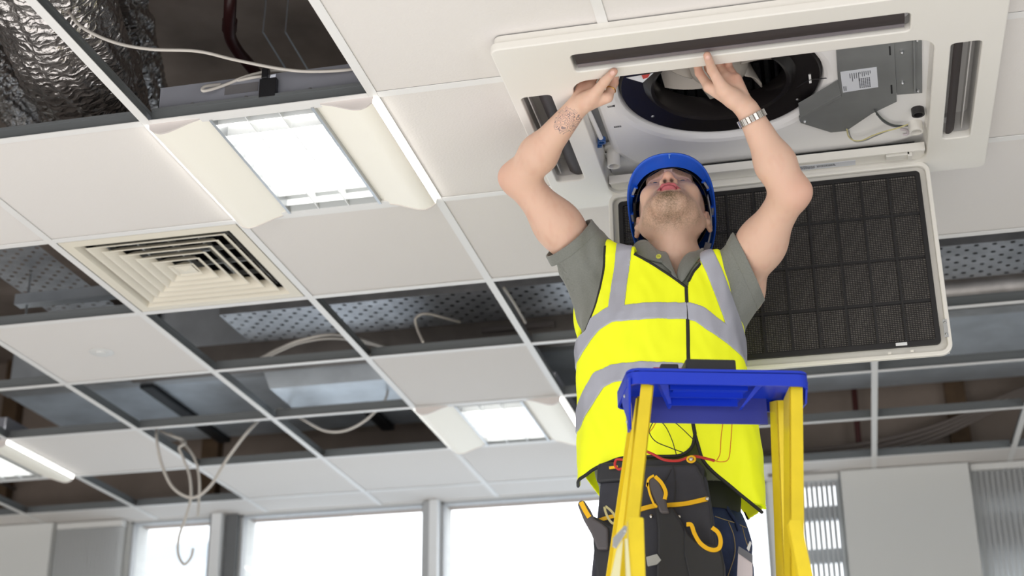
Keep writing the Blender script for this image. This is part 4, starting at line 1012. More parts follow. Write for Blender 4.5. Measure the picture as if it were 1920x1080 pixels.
# yoke over the shoulders
def yoke(P, off):
    d = 1e3
    for s_, e_ in ((shL, (1138, 470)), (shR, (1362, 492))):
        a = NB+np.array([0, .0, -.045]); b_ = ay(*e_, .365); ba = b_-a; q = P-a; t = np.clip((q@ba)/(ba@ba), 0, 1)
        d = np.minimum(d, np.linalg.norm((q-t[..., None]*ba)*np.array([1, .80, 1]), axis=-1)-(.070-.016*t)-off)
    return d
def folds(P):
    """cloth folds: broad drapes falling from chest, small wrinkles"""
    q = P*np.array([1, .3, .35]); return .0058*wig(q, 22, 2)+.0024*wig(P*np.array([1, .5, .6]), 55, 5)
backL = ay(1104, 590, .44)
def vfield(P):
    d = smin(VL(P), yoke(P, .006), .06); q = np.linalg.norm((P-backL)*np.array([1.35, 1, .6]), axis=-1)-.052
    return capz(P, smin(d, q, .03))+folds(P)
neckcut = [X(1184, 380), X(1186, 440), X(1189, 474), X(1215, 490), X(1250, 512), X(1283, 536), X(1289, 541), X(1291, 528), X(1300, 508), X(1312, 490), X(1308, 440), X(1308, 380)]
armL = [X(1131, 380), X(1130, 450), X(1127, 500), X(1118, 550), X(1104, 590), X(1093, 612), X(1040, 640), X(980, 500), X(1000, 380)]
armR = [X(1346, 380), X(1352, 470), X(1368, 500), X(1380, 545), X(1390, 592), X(1450, 600), X(1480, 480), X(1450, 380)]
armLb = [X(1100, 380, .45), X(1085, 540, .45), X(1074, 560, .45), X(1076, 605, .45), X(1000, 640, .45), X(950, 480, .45), X(1000, 380, .45)]
hem = [X(1060, 886), X(1090, 882), X(1108, 875), X(1135, 867), X(1170, 859), X(1210, 857), X(1260, 857), X(1283, 852), X(1298, 838), X(1303, 815), X(1309, 835), X(1318, 862), X(1335, 882), X(1362, 902), X(1395, 925), X(1428, 945), X(1460, 960)]
hemz = lambda x: np.interp(x, [h_[0] for h_ in hem], [h_[1] for h_ in hem])
hemb = [X(1060, 872, .45), X(1092, 888, .45), X(1125, 932, .45), X(1200, 925, .45), X(1300, 915, .45), X(1380, 935, .45), X(1400, 962, .45), X(1440, 950, .45)]
hemzb = lambda x: np.interp(x, [h_[0] for h_ in hemb], [h_[1] for h_ in hemb])
def regioncut(P, d):
    """cut openings out of the vest shell"""
    x, y, z = P[..., 0], P[..., 1], P[..., 2]; fr = y < .37
    d = np.maximum(d, np.where(fr, -poly2(P, neckcut), -.01-.0*z))
    d = np.maximum(d, -(np.sqrt((x-NB[0])**2+((y-.40))**2)-.078) if False else d)
    d = np.maximum(d, np.where(fr, -poly2(P, armL), -poly2(P, armLb)))
    d = np.maximum(d, -poly2(P, armR))
    d = np.maximum(d, np.where(fr, hemz(x), hemzb(x))-z)
    return d
def vest(P, c=None, R=None):
    s_ = vfield(P)
    if c is None: return np.maximum(np.abs(s_)-.003, 0*s_-9)          # for block culling
    d = np.abs(s_)-.0028
    d = np.maximum(d, -(np.linalg.norm((P-(NB+np.array([0, .02, .02])))*np.array([1, .8, .8]), axis=-1)-.072))
    return regioncut(P, d)
VEST = mat('hi_vis_yellow', (250, 255, 14), .62, bump=.15, bscale=500, bdist=.0006)
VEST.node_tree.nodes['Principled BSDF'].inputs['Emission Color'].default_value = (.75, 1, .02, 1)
VEST.node_tree.nodes['Principled BSDF'].inputs['Emission Strength'].default_value = .10   # fluorescent dye, put in as a faint even glow
BIND = mat('black_binding', (34, 34, 32), .7)
TAPE = mat('reflective_tape', (178, 180, 192), .45, metal=.25, bump=.1, bscale=300)
lo, hi = (1.00, .16, 2.00), (1.56, .60, 2.76)
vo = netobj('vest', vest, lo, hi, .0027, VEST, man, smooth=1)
def front_y(x, z, off=.0, f=vfield, y0=.12, y1=.40):
    ys = np.linspace(y0, y1, 140); P = np.stack([np.full(140, x), ys, np.full(140, z)], -1); d = f(P)-off
    i = np.argmax(d < 0)
    if d[i] >= 0 or i == 0: return None
    t = d[i-1]/(d[i-1]-d[i]); return ys[i-1]+(ys[i]-ys[i-1])*t
def on_front(pts, off, f=vfield, n=6):
    out = []
    P = spline([(p_[0], 0, p_[1]) for p_ in pts], n)
    for q in P:
        y = front_y(q[0], q[2], off, f)
        if y is not None: out.append((q[0], y, q[2]))
    return out
def piping(pts, r=.0036, name='binding', off=.0015, parent=None, m=None):
    q = on_front(pts, off)
    if len(q) > 2: b = MB(); b.tube(q, r, 8); return b.build(name, m or BIND, parent or vo, smooth=60)
piping(neckcut[2:7]); piping(neckcut[7:10]); piping(armL[1:6]); piping(armR[1:5]); piping(hem[0:10], .0040); piping(hem[9:15]+[X(1424, 943)], .0040)
piping([X(1287, 540), X(1290, 600), X(1292, 700), X(1298, 780), X(1303, 815)], .0048, 'zip')
# back hem binding, hanging lower than the front
bk = []
for x_, z_ in [(h_[0], h_[1]) for h_ in hemb[1:-1]]:
    y = front_y(x_, z_, 0, lambda P: vfield(P*np.array([1, -1, 1])+np.array([0, .78, 0])), .12, .40)
    if y: bk.append((x_, .78-y, z_))
b = MB(); b.tube(spline(bk, 6), .004, 8); b.build('binding', BIND, vo, smooth=60)
# reflective tapes
def tape(pts, w, name='reflective_tape'):
    pts2 = [X(*q) for q in pts]
    def f(P, c=None, R=None):
        s_ = vfield(P); d = np.abs(s_-.0028)-.0024
        if c is None: return d
        d = np.maximum(d, line2(P, pts2, w)); d = np.maximum(d, P[..., 1]-.372); return regioncut(P, d)
    pz = np.array(pts2); m_ = .05
    return netobj(name, f, (pz[:, 0].min()-m_, .16, pz[:, 1].min()-m_), (pz[:, 0].max()+m_, .40, pz[:, 1].max()+m_), .0024, TAPE, vo, smooth=1, n=16)
W = .0205
tape([(1168, 440), (1166, 480), (1160, 530), (1155, 585)], W)
tape([(1070, 648), (1093, 622), (1112, 604), (1145, 590), (1200, 588), (1250, 585), (1289, 585), (1312, 590), (1335, 605), (1360, 617), (1395, 636), (1420, 645)], .0215)
tape([(1322, 470), (1337, 500), (1355, 545), (1372, 590), (1380, 622)], W*.95)
tape([(1070, 770), (1096, 738), (1120, 708), (1150, 700), (1220, 698), (1289, 700), (1330, 712), (1400, 742), (1425, 750)], .0225)
# ---- polo shirt
shirt = Sdf()
shirt.fn(lambda P: capz(P, smin(SL(P), yoke(P, -.002), .05), -.008)+.0028*wig(P*np.array([1, .5, .5]), 48, 3), (1.25, .38, 2.4), .6, 0)
def sleeve(sh, el, t1, r0, r1, drop):
    d = el-sh; shirt.cone(sh-d*.05, sh+d*t1, r0, r1, .04)
    if drop is not None: shirt.cone(sh+d*(t1-.18)+np.array([0, .0, -.02]), drop, r1*.72, .034, .04)
sleeve(shL, elL, .30, .069, .070, ay(1112, 585, .36)); sleeve(shR, elR, .34, .067, .071, ay(1365, 600, .36))
dL = (elL-shL)/np.linalg.norm(elL-shL); dR = .88*CR+.42*CU-.1*CF; dR /= np.linalg.norm(dR)
hL = shL+(elL-shL)*.30; hR = ay(1405, 502, .33)
def shirtf(P, c=None, R=None):
    s_ = shirt.ev(P, c, R)+.0032*wig(P*np.array([1, 1, .6]), 48, 7); d = np.abs(s_)-.0024
    if c is None: return d
    d = np.maximum(d, (P-hL)@dL); d = np.maximum(d, (P-hR)@dR)
    nk = np.linalg.norm((P-(NB+np.array([0, .0, .035])))*np.array([1, .85, .8]), axis=-1)-.070; d = np.maximum(d, -nk)
    vcut = poly2(P, [X(1225, 430), X(1243, 470), X(1256, 500), X(1264, 522), X(1273, 500), X(1290, 465), X(1300, 430)]); d = np.maximum(d, np.where(P[..., 1] < .37, -vcut, d))
    return d
SHIRT = mat('grey_polo_cotton', (126, 128, 122), .9, var=.08, vscale=300, bump=.3, bscale=700, bdist=.0005)
SHIRT.node_tree.nodes['Principled BSDF'].inputs['Sheen Weight'].default_value = .2
so = netobj('polo_shirt', shirtf, (.99, .14, 2.06), (1.60, .60, 2.80), .0029, SHIRT, man, smooth=1)
# sleeve hem bands
for sh, el, hp, dn in ((shL, elL, hL, dL), (shR, elR, hR, dR)):
    def f(P, c=None, R=None, hp=hp, dn=dn):
        s_ = shirt.ev(P, c, R)+.0032*wig(P*np.array([1, 1, .6]), 48, 7); d = np.abs(s_-.0006)-.0030
        if c is None: return d
        t = (P-hp)@dn; d = np.maximum(d, .045-np.abs(P[..., 0]-1.265) if False else d); return np.maximum(d, np.abs(t+.013)-.0135)
    netobj('sleeve_hem', f, hp-.11, hp+.11, .0026, SHIRT, so, smooth=1)
# collar: two standing flaps and a button
def flap(px_, name='collar_flap', th=.004, mt=SHIRT):
    """grid of (u,v,y) rows -> thick sheet"""
    G = [[ay(*q) for q in row] for row in px_]; b = MB(); nr, nc = len(G), len(G[0])
    b.add([p_ for r_ in G for p_ in r_], [(i*nc+j, i*nc+j+1, (i+1)*nc+j+1, (i+1)*nc+j) for i in range(nr-1) for j in range(nc-1)])
    o = b.build(name, mt, so, smooth=180); md = o.modifiers.new('sub', 'SUBSURF'); md.levels = md.render_levels = 2
    md = o.modifiers.new('thick', 'SOLIDIFY'); md.thickness = th; return o
flap([[(1184, 462, .33), (1196, 450, .32), (1212, 448, .31), (1220, 456, .30)], [(1190, 475, .29), (1203, 470, .275), (1217, 468, .27), (1232, 474, .275)], [(1200, 484, .262), (1216, 486, .25), (1232, 489, .247), (1248, 492, .25)]])
flap([[(1218, 452, .31), (1228, 466, .30), (1240, 472, .30), (1250, 470, .31)], [(1226, 474, .275), (1236, 480, .265), (1248, 484, .262), (1256, 486, .27)], [(1238, 492, .25), (1248, 498, .243), (1258, 505, .240), (1265, 511, .244)], [(1258, 508, .240), (1264, 515, .235), (1270, 524, .232), (1275, 530, .234)]])
flap([[(1318, 462, .33), (1308, 470, .31), (1298, 472, .30), (1292, 472, .30)], [(1322, 470, .30), (1308, 482, .27), (1290, 480, .27), (1280, 482, .275)], [(1312, 484, .27), (1298, 496, .25), (1282, 498, .245), (1272, 498, .255)], [(1296, 504, .25), (1288, 512, .240), (1278, 516, .235), (1268, 514, .245)], [(1284, 524, .24), (1281, 527, .236), (1277, 529, .233), (1271, 526, .24)]])
BUT = mat('yellow_button', (206, 206, 84), .4); Pb = ay(1235, 481, .240); tb = Matrix(np.stack([CR, CU, -CF], 1).tolist()).to_4x4()
b = MB(); b.lathe([(0, .001), (.0045, .001), (.0052, .0022), (.0062, .002), (.0066, 0), (.0, 0)], Pb, 24, T=Matrix.Rotation(math.radians(75), 4, 'X')); bo = b.build('button', BUT, so, smooth=40)
b = MB()
for i, j in ((1, 1), (1, -1), (-1, 1), (-1, -1)): b.lathe([(0, .0018), (.0008, .0018), (.0008, .001)], (Pb[0]+i*.0016, Pb[1]-.0014, Pb[2]+j*.0016), 8, T=Matrix.Rotation(math.radians(75), 4, 'X'))
b.build('button_holes', BIND, bo)

# ---- jeans and boots
jeans = Sdf()
jeans.ell(ay(1262, 985, .42), (.155, .115, .12), .03)
HPL, HPR = ay(1195, 1030, .42), ay(1335, 1030, .42)
KL, KR = np.array([HPL[0]-.03, .36, 1.56]), np.array([HPR[0]+.03, .34, 1.56]); AL, AR = np.array([KL[0], .43, 1.22]), np.array([KR[0]+.01, .43, 1.22])
for h_, k_, a_ in ((HPL, KL, AL), (HPR, KR, AR)): jeans.cone(h_, k_, .092, .066, .04); jeans.cone(k_, a_, .064, .055, .03)
wz = ay(1262, 905, .35)[2]
def jeansf(P, c=None, R=None):
    d = jeans.ev(P, c, R)+.0028*wig(P*np.array([1, 1, 1.6]), 28, 4)+.001*wig(P, 90, 2)
    if c is None: return d
    return np.maximum(d, P[..., 2]-wz)
DENIM = mat('dark_blue_denim', (38, 50, 84), .85, var=.45, vscale=16, bump=.4, bscale=600, bdist=.0008)
jo = netobj('jeans', jeansf, (1.0, .24, 1.19), (1.48, .58, 2.20), .0048, DENIM, man, smooth=1)
STITCH = mat('denim_stitch', (150, 132, 96), .8)
fj = lambda P: jeans.ev(P)+.0028*wig(P*np.array([1, 1, 1.6]), 28, 4)
for pts in ([(1333, 950), (1355, 955), (1380, 958), (1396, 957)], [(1358, 958), (1368, 985), (1370, 1020), (1360, 1060), (1352, 1090)], [(1382, 960), (1390, 990), (1402, 1020), (1406, 1060)]):
    q = on_front([X(*a_) for a_ in pts], .0008, fj)
    if len(q) > 2: b = MB(); b.tube(q, .0011, 6); b.build('stitching', STITCH, jo)
q = on_front([X(1352, 925), X(1362, 940), X(1372, 955), X(1378, 972)], .004, fj); b = MB()
if len(q) > 2: b.tube(q, .005, 8); b.build('belt_loop', DENIM, jo, smooth=60)
b = MB(); b.lathe([(0, .12), (.13, .12), (.155, .09), (.155, .0), (.150, -.03)], (ay(1262, 890, .40)[0], .41, ay(1262, 900, .40)[2]-.06), 40, T=Matrix.Diagonal((1, .75, 1, 1))); b.build('waist_lining', mat('dark_lining', (40, 42, 38), .8), man, smooth=60)
BOOT = mat('brown_boot', (74, 58, 44), .6)
for a_ in (AL, AR):
    bt = Sdf(); bt.cone(a_+np.array([0, .01, .02]), a_+np.array([0, .02, -.06]), .056, .046, .02); bt.cone(a_+np.array([0, .02, -.065]), a_+np.array([0, -.15, -.085]), .040, .036, .03)
    zf = a_[2]-.108
    netobj('boot', lambda P, c, R, bt=bt, zf=zf: np.maximum(bt.ev(P, c, R), zf-P[..., 2]), a_+np.array([-.08, -.22, -.12]), a_+np.array([.08, .1, .09]), .006, BOOT, man)
# ================================================================== HARD HAT
HATB = mat('hat_blue', (28, 92, 212), .32, coat=.2); HATIN = mat('harness_black', (26, 26, 29), .5); GREYS = mat('strap_grey', (150, 152, 160), .5)
hat = empty('hard_hat', hm(0, 0, .1), 'blue hard hat with black inner headband on the worker\'s head', 'hard hat')
nt_ = 72; b = MB(); rings = []
def rimpt(th, phi, w_=0, dh=0):
    s_, c_ = math.sin(th), math.cos(th); bf = .122 if s_ > 0 else .166
    e1 = .103+w_*1; e2 = bf+w_; c_ = math.copysign(abs(c_)**.88, c_); s_ = math.copysign(abs(s_)**.94, s_)
    return hm(e1*c_*math.cos(phi), -.004+e2*s_*math.cos(phi), .047+dh+.118*math.sin(phi))
for phi in np.radians([88, 78, 66, 54, 42, 30, 18, 8, 0]): rings.append([rimpt(2*PI*j/nt_, phi) for j in range(nt_)])
def bw(th): s_ = math.sin(th); return .007+.036*max(0, s_)**1.8+.014*max(0, -s_)**2
for q, dh in ((.35, -.001), (.75, -.006), (1, -.013)): rings.append([rimpt(2*PI*j/nt_, 0, bw(2*PI*j/nt_)*q, dh-.006*q*max(0, math.cos(2*PI*j/nt_)**2)) for j in range(nt_)])
vs = [p_ for r_ in rings for p_ in r_]+[hm(0, -.004, .165)]
b.add(vs, [(i*nt_+j, i*nt_+(j+1) % nt_, (i+1)*nt_+(j+1) % nt_, (i+1)*nt_+j) for i in range(len(rings)-1) for j in range(nt_)]+[(len(vs)-1, (j+1) % nt_, j) for j in range(nt_)])
sh_ = b.build('shell', HATB, hat, smooth=50); md = sh_.modifiers.new('thick', 'SOLIDIFY'); md.thickness = .003
b = MB(); nr = 56; A_ = []
for (ex, ef, h_) in ((.0915, .116, .062), (.094, .1185, .062), (.094, .1185, .036), (.0915, .116, .036)): A_ += [hm(ex*math.cos(2*PI*j/nr), -.006+ef*math.sin(2*PI*j/nr), h_+.018*math.sin(2*PI*j/nr)) for j in range(nr)]
b.add(A_, [(k*nr+j, k*nr+(j+1) % nr, ((k+1) % 4)*nr+(j+1) % nr, ((k+1) % 4)*nr+j) for k in range(4) for j in range(nr)]); hb_ = b.build('headband', HATIN, hat, smooth=50)
for s_ in (1, -1):
    b = MB(); pts = [hm(s_*x_, f_, h_) for x_, f_, h_ in ((.093, .03, .040), (.097, -.02, .034), (.094, -.055, .014), (.075, -.095, -.020), (.03, -.118, -.038), (0, -.121, -.042))]
    q = spline(pts, 5)
    for i in range(len(q)-1): b.obox(q[i], q[i+1]+(q[i+1]-q[i])*.1, .016, .003, up=Xd*s_ if i < len(q)*.5 else -Fd)
    b.build('cradle_strap', HATIN if s_ < 0 else GREYS, hat)
    for f_, h_ in ((.060, .040), (-.015, .040)):
        b = MB(); e_ = math.sqrt(1-(f_/.13)**2)*.103; T = Matrix.Translation(hm(s_*(e_-.001), f_, h_)) @ Matrix(HB3.tolist()).to_4x4() @ Matrix.Rotation(math.atan2(f_*.9, s_*.11), 4, 'Z')
        b.box(-.003, .003, -.011, .011, -.003, .003, T=T); c1 = b.build('clip', GREYS, hat, bevel=.001)
        b = MB(); b.box(-.005, .004, -.014, -.011, -.005, .004, T=T); b.box(-.005, .004, .011, .014, -.005, .004, T=T); b.build('clip_end', HATB, c1)
    b = MB()
for k in range(-1, 2):
    b = MB(); q = [hm(.088*math.cos(t_), k*.045, .05+.085*math.sin(t_)) for t_ in np.linspace(0, PI, 14)]
    for i in range(13): b.obox(q[i], q[i+1], .018, .002, up=Fd)
    b.build('crown_strap', HATIN, hat)
# white nick under the peak
b = MB(); T = Matrix.Translation(hm(.006, .152, .0325)) @ Matrix(HB3.tolist()).to_4x4(); b.box(-.0012, .0012, -.006, .006, -.0005, .0005, T=T); b.box(-.001, .004, .003, .005, -.0005, .0005, T=T); b.build('scuff', mat('scuff_pale', (110, 150, 220), .6), sh_)
# ================================================================== WATCH, RING
dW = (wrR-elR); dW /= np.linalg.norm(dW); wc = ay(1412, 221, .072)
wc = elR+dW*((wc-elR)@dW)
wt = empty('wristwatch', wc, 'silver link bracelet watch on the wrist at the right', 'watch')
ux = np.cross(dW, np.array([0, 1, 0])); ux /= np.linalg.norm(ux); uy = np.cross(dW, ux)
CHROME = mat('bracelet_steel', (206, 202, 196), .22, 1.0)
nl = 22; LR = .0335; src = None
for k in range(nl):
    a = 2*PI*k/nl; b = MB(); Tm = Matrix(np.stack([ux, uy, dW], 1).tolist()).to_4x4()
    T = Matrix.Translation(wc) @ Tm @ Matrix.Rotation(a, 4, 'Z') @ Matrix.Translation((LR, 0, 0))
    b.box(-.0018, .0018, -.0043, .0043, -.0085, .0085, T=T); b.build('bracelet_link', CHROME, wt, bevel=.0008)
b = MB(); T = Matrix.Translation(wc) @ Tm @ Matrix.Rotation(math.atan2((CF@uy), (CF@ux)), 4, 'Z') @ Matrix.Translation((LR+.003, 0, 0)) @ Matrix.Rotation(PI/2, 4, 'Y')
b.lathe([(0, -.004), (.018, -.004), (.019, .0), (.018, .005), (.015, .006), (0, .0055)], (0, 0, 0), 28, T=None)
o = b.build('watch_case', CHROME, wt, smooth=40); o.data.transform(T)
rg = empty('finger_ring', LM[0], 'thin gold ring on the hand at the left', 'ring')
q = LM[0]+(LP[0]-LM[0])*.52; dn = (LP[0]-LM[0])/np.linalg.norm(LP[0]-LM[0]); a1 = np.cross(dn, [0, 1, 0]); a1 /= np.linalg.norm(a1); a2 = np.cross(dn, a1)
b = MB(); pts = [q+(a1*math.cos(t_)+a2*math.sin(t_))*.0118 for t_ in np.linspace(0, 2*PI, 28)]; b.tube(pts, .0012, 6); b.build('band', mat('gold', (216, 170, 84), .25, 1.0), rg, smooth=60)
# ================================================================== STEP LADDER
LY = mat('ladder_yellow', (240, 212, 36), .42, bump=.1, bscale=200, var=.05, vscale=20); LB = mat('ladder_blue', (16, 54, 198), .35); LBT = mat('ladder_blue_skirt', (70, 78, 170), .4)
phi = math.radians(17); ex = np.array([math.cos(phi), math.sin(phi), 0]); ey = np.array([-math.sin(phi), math.cos(phi), 0]); ez = np.array([0, 0, 1.])
LC = ad(1348, 705, 2.96); LC0 = np.array([LC[0], LC[1], 0])
lad = empty('step_ladder', LC0, 'yellow step ladder with a moulded blue top in front of the worker', 'ladder')
LT_ = Matrix.Translation(LC0) @ Matrix.Rotation(phi, 4, 'Z'); zt = LC[2]+.014
hw = .186
# blue top: plate, front lip with rounded corners, side cheeks, rear skirt, ribs
plate('top_cap', [rrect(-hw, hw, -.004, .17, .025)], zt-.012, zt, LB, lad, bevel=.003, T=LT_)
b = MB(); lp = rrect(-hw, hw, -.004, .17, .025); n = len(lp); li = rrect(-hw+.005, hw-.005, .001, .165, .021)
vs = [(x, y, zt-.006) for x, y in lp]+[(x, y, zt-.034) for x, y in lp]+[(x, y, zt-.034) for x, y in li]+[(x, y, zt-.006) for x, y in li]
b.add([LT_ @ Vector(v_) for v_ in vs], [(k*n+i, k*n+(i+1) % n, (k+1)*n+(i+1) % n, (k+1)*n+i) for k in range(3) for i in range(n)]); b.build('cap_lip', LB, lad, smooth=40)
b = MB(); b.box(-hw+.03, hw-.055, .145, .15, zt-.068, zt-.012, T=LT_); b.build('rear_skirt', LBT, lad)
for s_ in (-1, 1):
    b = MB(); pr = [(-.002, -.02), (.10, -.02), (.085, -.055), (.045, -.09), (.035, -.125), (.012, -.125), (.004, -.06)] if s_ < 0 else [(.01, -.02), (.16, -.02), (.14, -.045), (.09, -.06), (.03, -.06)]
    x_ = s_*(hw-.001); b.prism([LT_ @ Vector((x_, y_, zt+z_)) for y_, z_ in pr], LT_.to_3x3() @ Vector((-s_*.005, 0, 0))); b.build('side_cheek', LB, lad, bevel=.001)
for k, (y_, zz) in enumerate(((.03, .034), (.06, .040), (.095, .046))):
    b = MB(); w_ = .075-.004*k; b.box(-w_-.02, w_-.01, y_, y_+.004, zt-zz, zt-.01, T=LT_); b.build('stiffening_rib', LB, lad)
b = MB(); b.box(-.085, .065, .045, .12, zt-.030, zt-.026, T=LT_)
b.prism([LT_ @ Vector(v_) for v_ in ((-.12, .03, zt-.012), (-.085, .10, zt-.046), (-.08, .10, zt-.046), (-.10, .03, zt-.012))], LT_.to_3x3() @ Vector((0, .02, 0))); b.prism([LT_ @ Vector(v_) for v_ in ((.09, .03, zt-.012), (.065, .10, zt-.046), (.07, .10, zt-.046), (.105, .03, zt-.012))], LT_.to_3x3() @ Vector((0, .02, 0))); b.build('moulded_tray', LB, lad)
# rails: front pair (camera side) and rear pair (step side), down to the floor
def rail(top, bot, w_, d_, name, xin):
    """C channel: web faces sideways"""
    b = MB(); a_ = LT_ @ Vector(top); c_ = LT_ @ Vector(bot); d = (c_-a_).normalized(); X_ = Vector(ex); X_ = (X_-d*X_.dot(d)).normalized(); Y_ = d.cross(X_)
    if Y_.dot(Vector(ey)) < 0: Y_ = -Y_
    t_ = .0035
    def bar(x0, x1, y0, y1):
        vs = [p_+X_*x+Y_*y for p_ in (a_, c_) for y in (y0, y1) for x in (x0, x1)]; b.add(vs, [(0, 2, 3, 1), (4, 5, 7, 6), (0, 1, 5, 4), (2, 6, 7, 3), (0, 4, 6, 2), (1, 3, 7, 5)])
    xa = 0 if xin > 0 else w_-t_
    bar(xa, xa+t_, 0, d_); bar(0, w_, 0, t_); bar(0, w_, d_-t_, d_)
    return b.build(name, LY, lad, bevel=.0008)
Hh = zt-.03
fL, fR = ad(1167, 1080, 2.80), ad(1490, 1080, 2.80)
slope = .075
def down(x0, x1_at, z_at):   # extrapolate to floor
    k = (x1_at-x0)/(Hh-z_at); return x0+k*Hh
iv = LT_.inverted(); fl = iv @ Vector(fL); frr = iv @ Vector(fR)
xl0, xr0 = -.158, .145
xlf = down(xl0, -.225, 1.745); xrf = down(xr0, .095, 1.745)
rail((xl0, .006, Hh), (xlf, -.42, 0), .026, .055, 'rail', -1)
rail((xr0, .006, Hh), (xrf, -.42, 0), .027, .055, 'rail', 1)
rail((xl0+.004, .10, Hh), (xlf+.044, .66, 0), .026, .06, 'rail', -1)
rail((xr0-.004, .10, Hh), (xr0+.05, .66, 0), .026, .06, 'rail', 1)
# steps on the worker's side
for k in range(1, 7):
    z_ = k*.29+.005; q = 1-z_/Hh; y_ = .10+.56*q; xa_, xb_ = xl0+(xlf+.044-xl0)*q+.02, xr0+.05*q-.008
    b = MB(); b.box(xa_, xb_, y_-.005, y_+.075, z_-.025, z_, T=LT_); b.box(xa_, xb_, y_-.005, y_-.001, z_-.045, z_-.025, T=LT_); b.build('step', LY, lad, bevel=.002)
    if k in (2, 4): b = MB(); b.box(xl0+(xlf-xl0)*q+.01, xr0+(xrf-xr0)*q+.01, -.42*q+.012, -.42*q+.016, z_-.03, z_+.01, T=LT_); b.build('rear_brace', ALU, lad)
for x_, y_ in ((xlf, -.42), (xrf, -.42), (xlf+.04, .66), (xr0+.05, .66)):
    b = MB(); b.box(x_-.005, x_+.032, y_-.006, y_+.064, 0, .03, T=LT_); b.build('rubber_foot', MATB, lad, bevel=.003)
# knee braces riveted in front of the rails, lower down
def atf(u, v, yl):
    """pixel -> point on ladder-local plane y = yl"""
    o_ = iv @ Vector(CAM); d = iv.to_3x3() @ Vector(_ray(u, v)); t_ = (yl-o_.y)/d.y; return LT_ @ (o_+d*t_)
qd = lambda pts, yl: [atf(u, v, yl) for u, v in pts]
off = Vector(ey)*.02
b = MB(); b.prism(qd([(1178, 975), (1184, 968), (1204, 970), (1207, 972), (1211, 1100), (1180, 1100)], -.125), off); b.build('knee_brace', LY, lad, bevel=.001)
b = MB(); b.prism(qd([(1479, 980), (1482, 974), (1498, 974), (1502, 976), (1529, 1100), (1502, 1100)], -.125), off); b.build('knee_brace', LY, lad, bevel=.001)
b = MB(); b.prism(qd([(1157, 1030), (1168, 1012), (1160, 1100), (1142, 1100)], -.13), off*.5); b.build('brace_strip', mat('pale_strip', (232, 226, 178), .5), lad)
b = MB(); b.prism(qd([(1172, 1010), (1177, 1010), (1184, 1100), (1175, 1100)], -.13), off*.4); b.build('brace_strip', MATS['pale_strip'], lad)
b = MB(); b.prism(qd([(1149, 1024), (1150, 1008), (1171, 985), (1176, 987), (1175, 997), (1156, 1028)], -.135), off*.3); sp = b.build('spreader_bracket', ALU, lad, bevel=.0008)
b = MB(); b.lathe([(0, .002), (.0025, .0015), (.0035, 0)], atf(1171, 995, -.136), 12, T=Matrix.Rotation(PI/2, 4, 'X')); b.build('rivet', GALV, sp, smooth=60)
for u, v in ((1181, 740), (1177, 783)):
    b = MB(); b.lathe([(0, .003), (.003, .002), (.004, 0)], LT_ @ Vector((-hw-.0005, .045 if v < 760 else .025, zt-.045 if v < 760 else zt-.105)), 12, T=Matrix.Rotation(phi, 4, 'Z') @ Matrix.Rotation(-PI/2, 4, 'Y')); b.build('rivet', ALU, lad, smooth=60)
# black multimeter lying on the ladder top, and its leads
mm = empty('multimeter', LT_ @ Vector((-.01, .06, zt)), 'black test meter lying on the blue ladder top', 'meter')
b = MB(); b.box(-.062, .042, .02, .10, zt+.001, zt+.030, T=LT_); b.build('case', MATB, mm, bevel=.004)
b = MB(); b.box(-.059, .039, .017, .0195, zt+.005, zt+.026, T=LT_); b.build('face_plate', BLACKM, mm, bevel=.001)
b = MB(); b.box(-.112, -.075, .03, .07, zt+.001, zt+.022, T=LT_); b.build('probe_case', MATB, mm, bevel=.003)
b = MB(); b.tube([LT_ @ Vector(v_) for v_ in ((-.124, .05, zt+.014), (-.112, .05, zt+.014))], .006, 10); b.tube([LT_ @ Vector(v_) for v_ in ((-.075, .05, zt+.014), (-.064, .05, zt+.014))], .005, 10)
b.build('red_plug', mat('red_plastic', (190, 40, 44), .4), mm, smooth=60, label='red probe plug')
BLK = mat('black_lead', (30, 30, 30), .5); REDL = mat('red_lead', (196, 46, 44), .45); ORL = mat('orange_lead', (226, 130, 30), .5)
LD = lambda pts, y=.17: spline([ay(u, v, y) for u, v in pts], 8)
def lead(pts, r, m_, lab, y=.17):
    b = MB(); b.tube(LD(pts, y), r, 7); o = b.build('test_lead', m_, smooth=60); tag(o, lab, 'cable')
lead([(1228, 785), (1220, 800), (1218, 812), (1230, 828), (1258, 840), (1285, 850)], .0012, BLK, 'thin black lead looping lowest below the ladder top')
lead([(1233, 785), (1248, 800), (1260, 825), (1268, 852)], .0011, BLK, 'thin black lead hanging straight below the ladder top')
lead([(1256, 785), (1275, 800), (1300, 824)], .0011, BLK, 'thin black lead slanting to the vest opening')
lead([(1232, 788), (1222, 805), (1212, 815)], .0011, ORL, 'short orange lead at the left ladder rail')
lead([(1356, 788), (1352, 820), (1350, 850), (1344, 863)], .0011, ORL, 'inner orange lead hanging before the right vest front')
lead([(1373, 788), (1370, 830), (1366, 860), (1352, 866), (1335, 862)], .0011, ORL, 'outer orange lead looping before the right vest front')
lead([(1208, 845), (1225, 852), (1245, 862), (1270, 864), (1290, 858), (1305, 856), (1325, 860), (1340, 864)], .0032, REDL, 'thick red lead lying across the top of the tool pouch', .165)
lead([(1168, 862), (1156, 862), (1153, 872), (1160, 880), (1170, 876)], .0030, REDL, 'red lead curl at the left side of the pouch', .165)
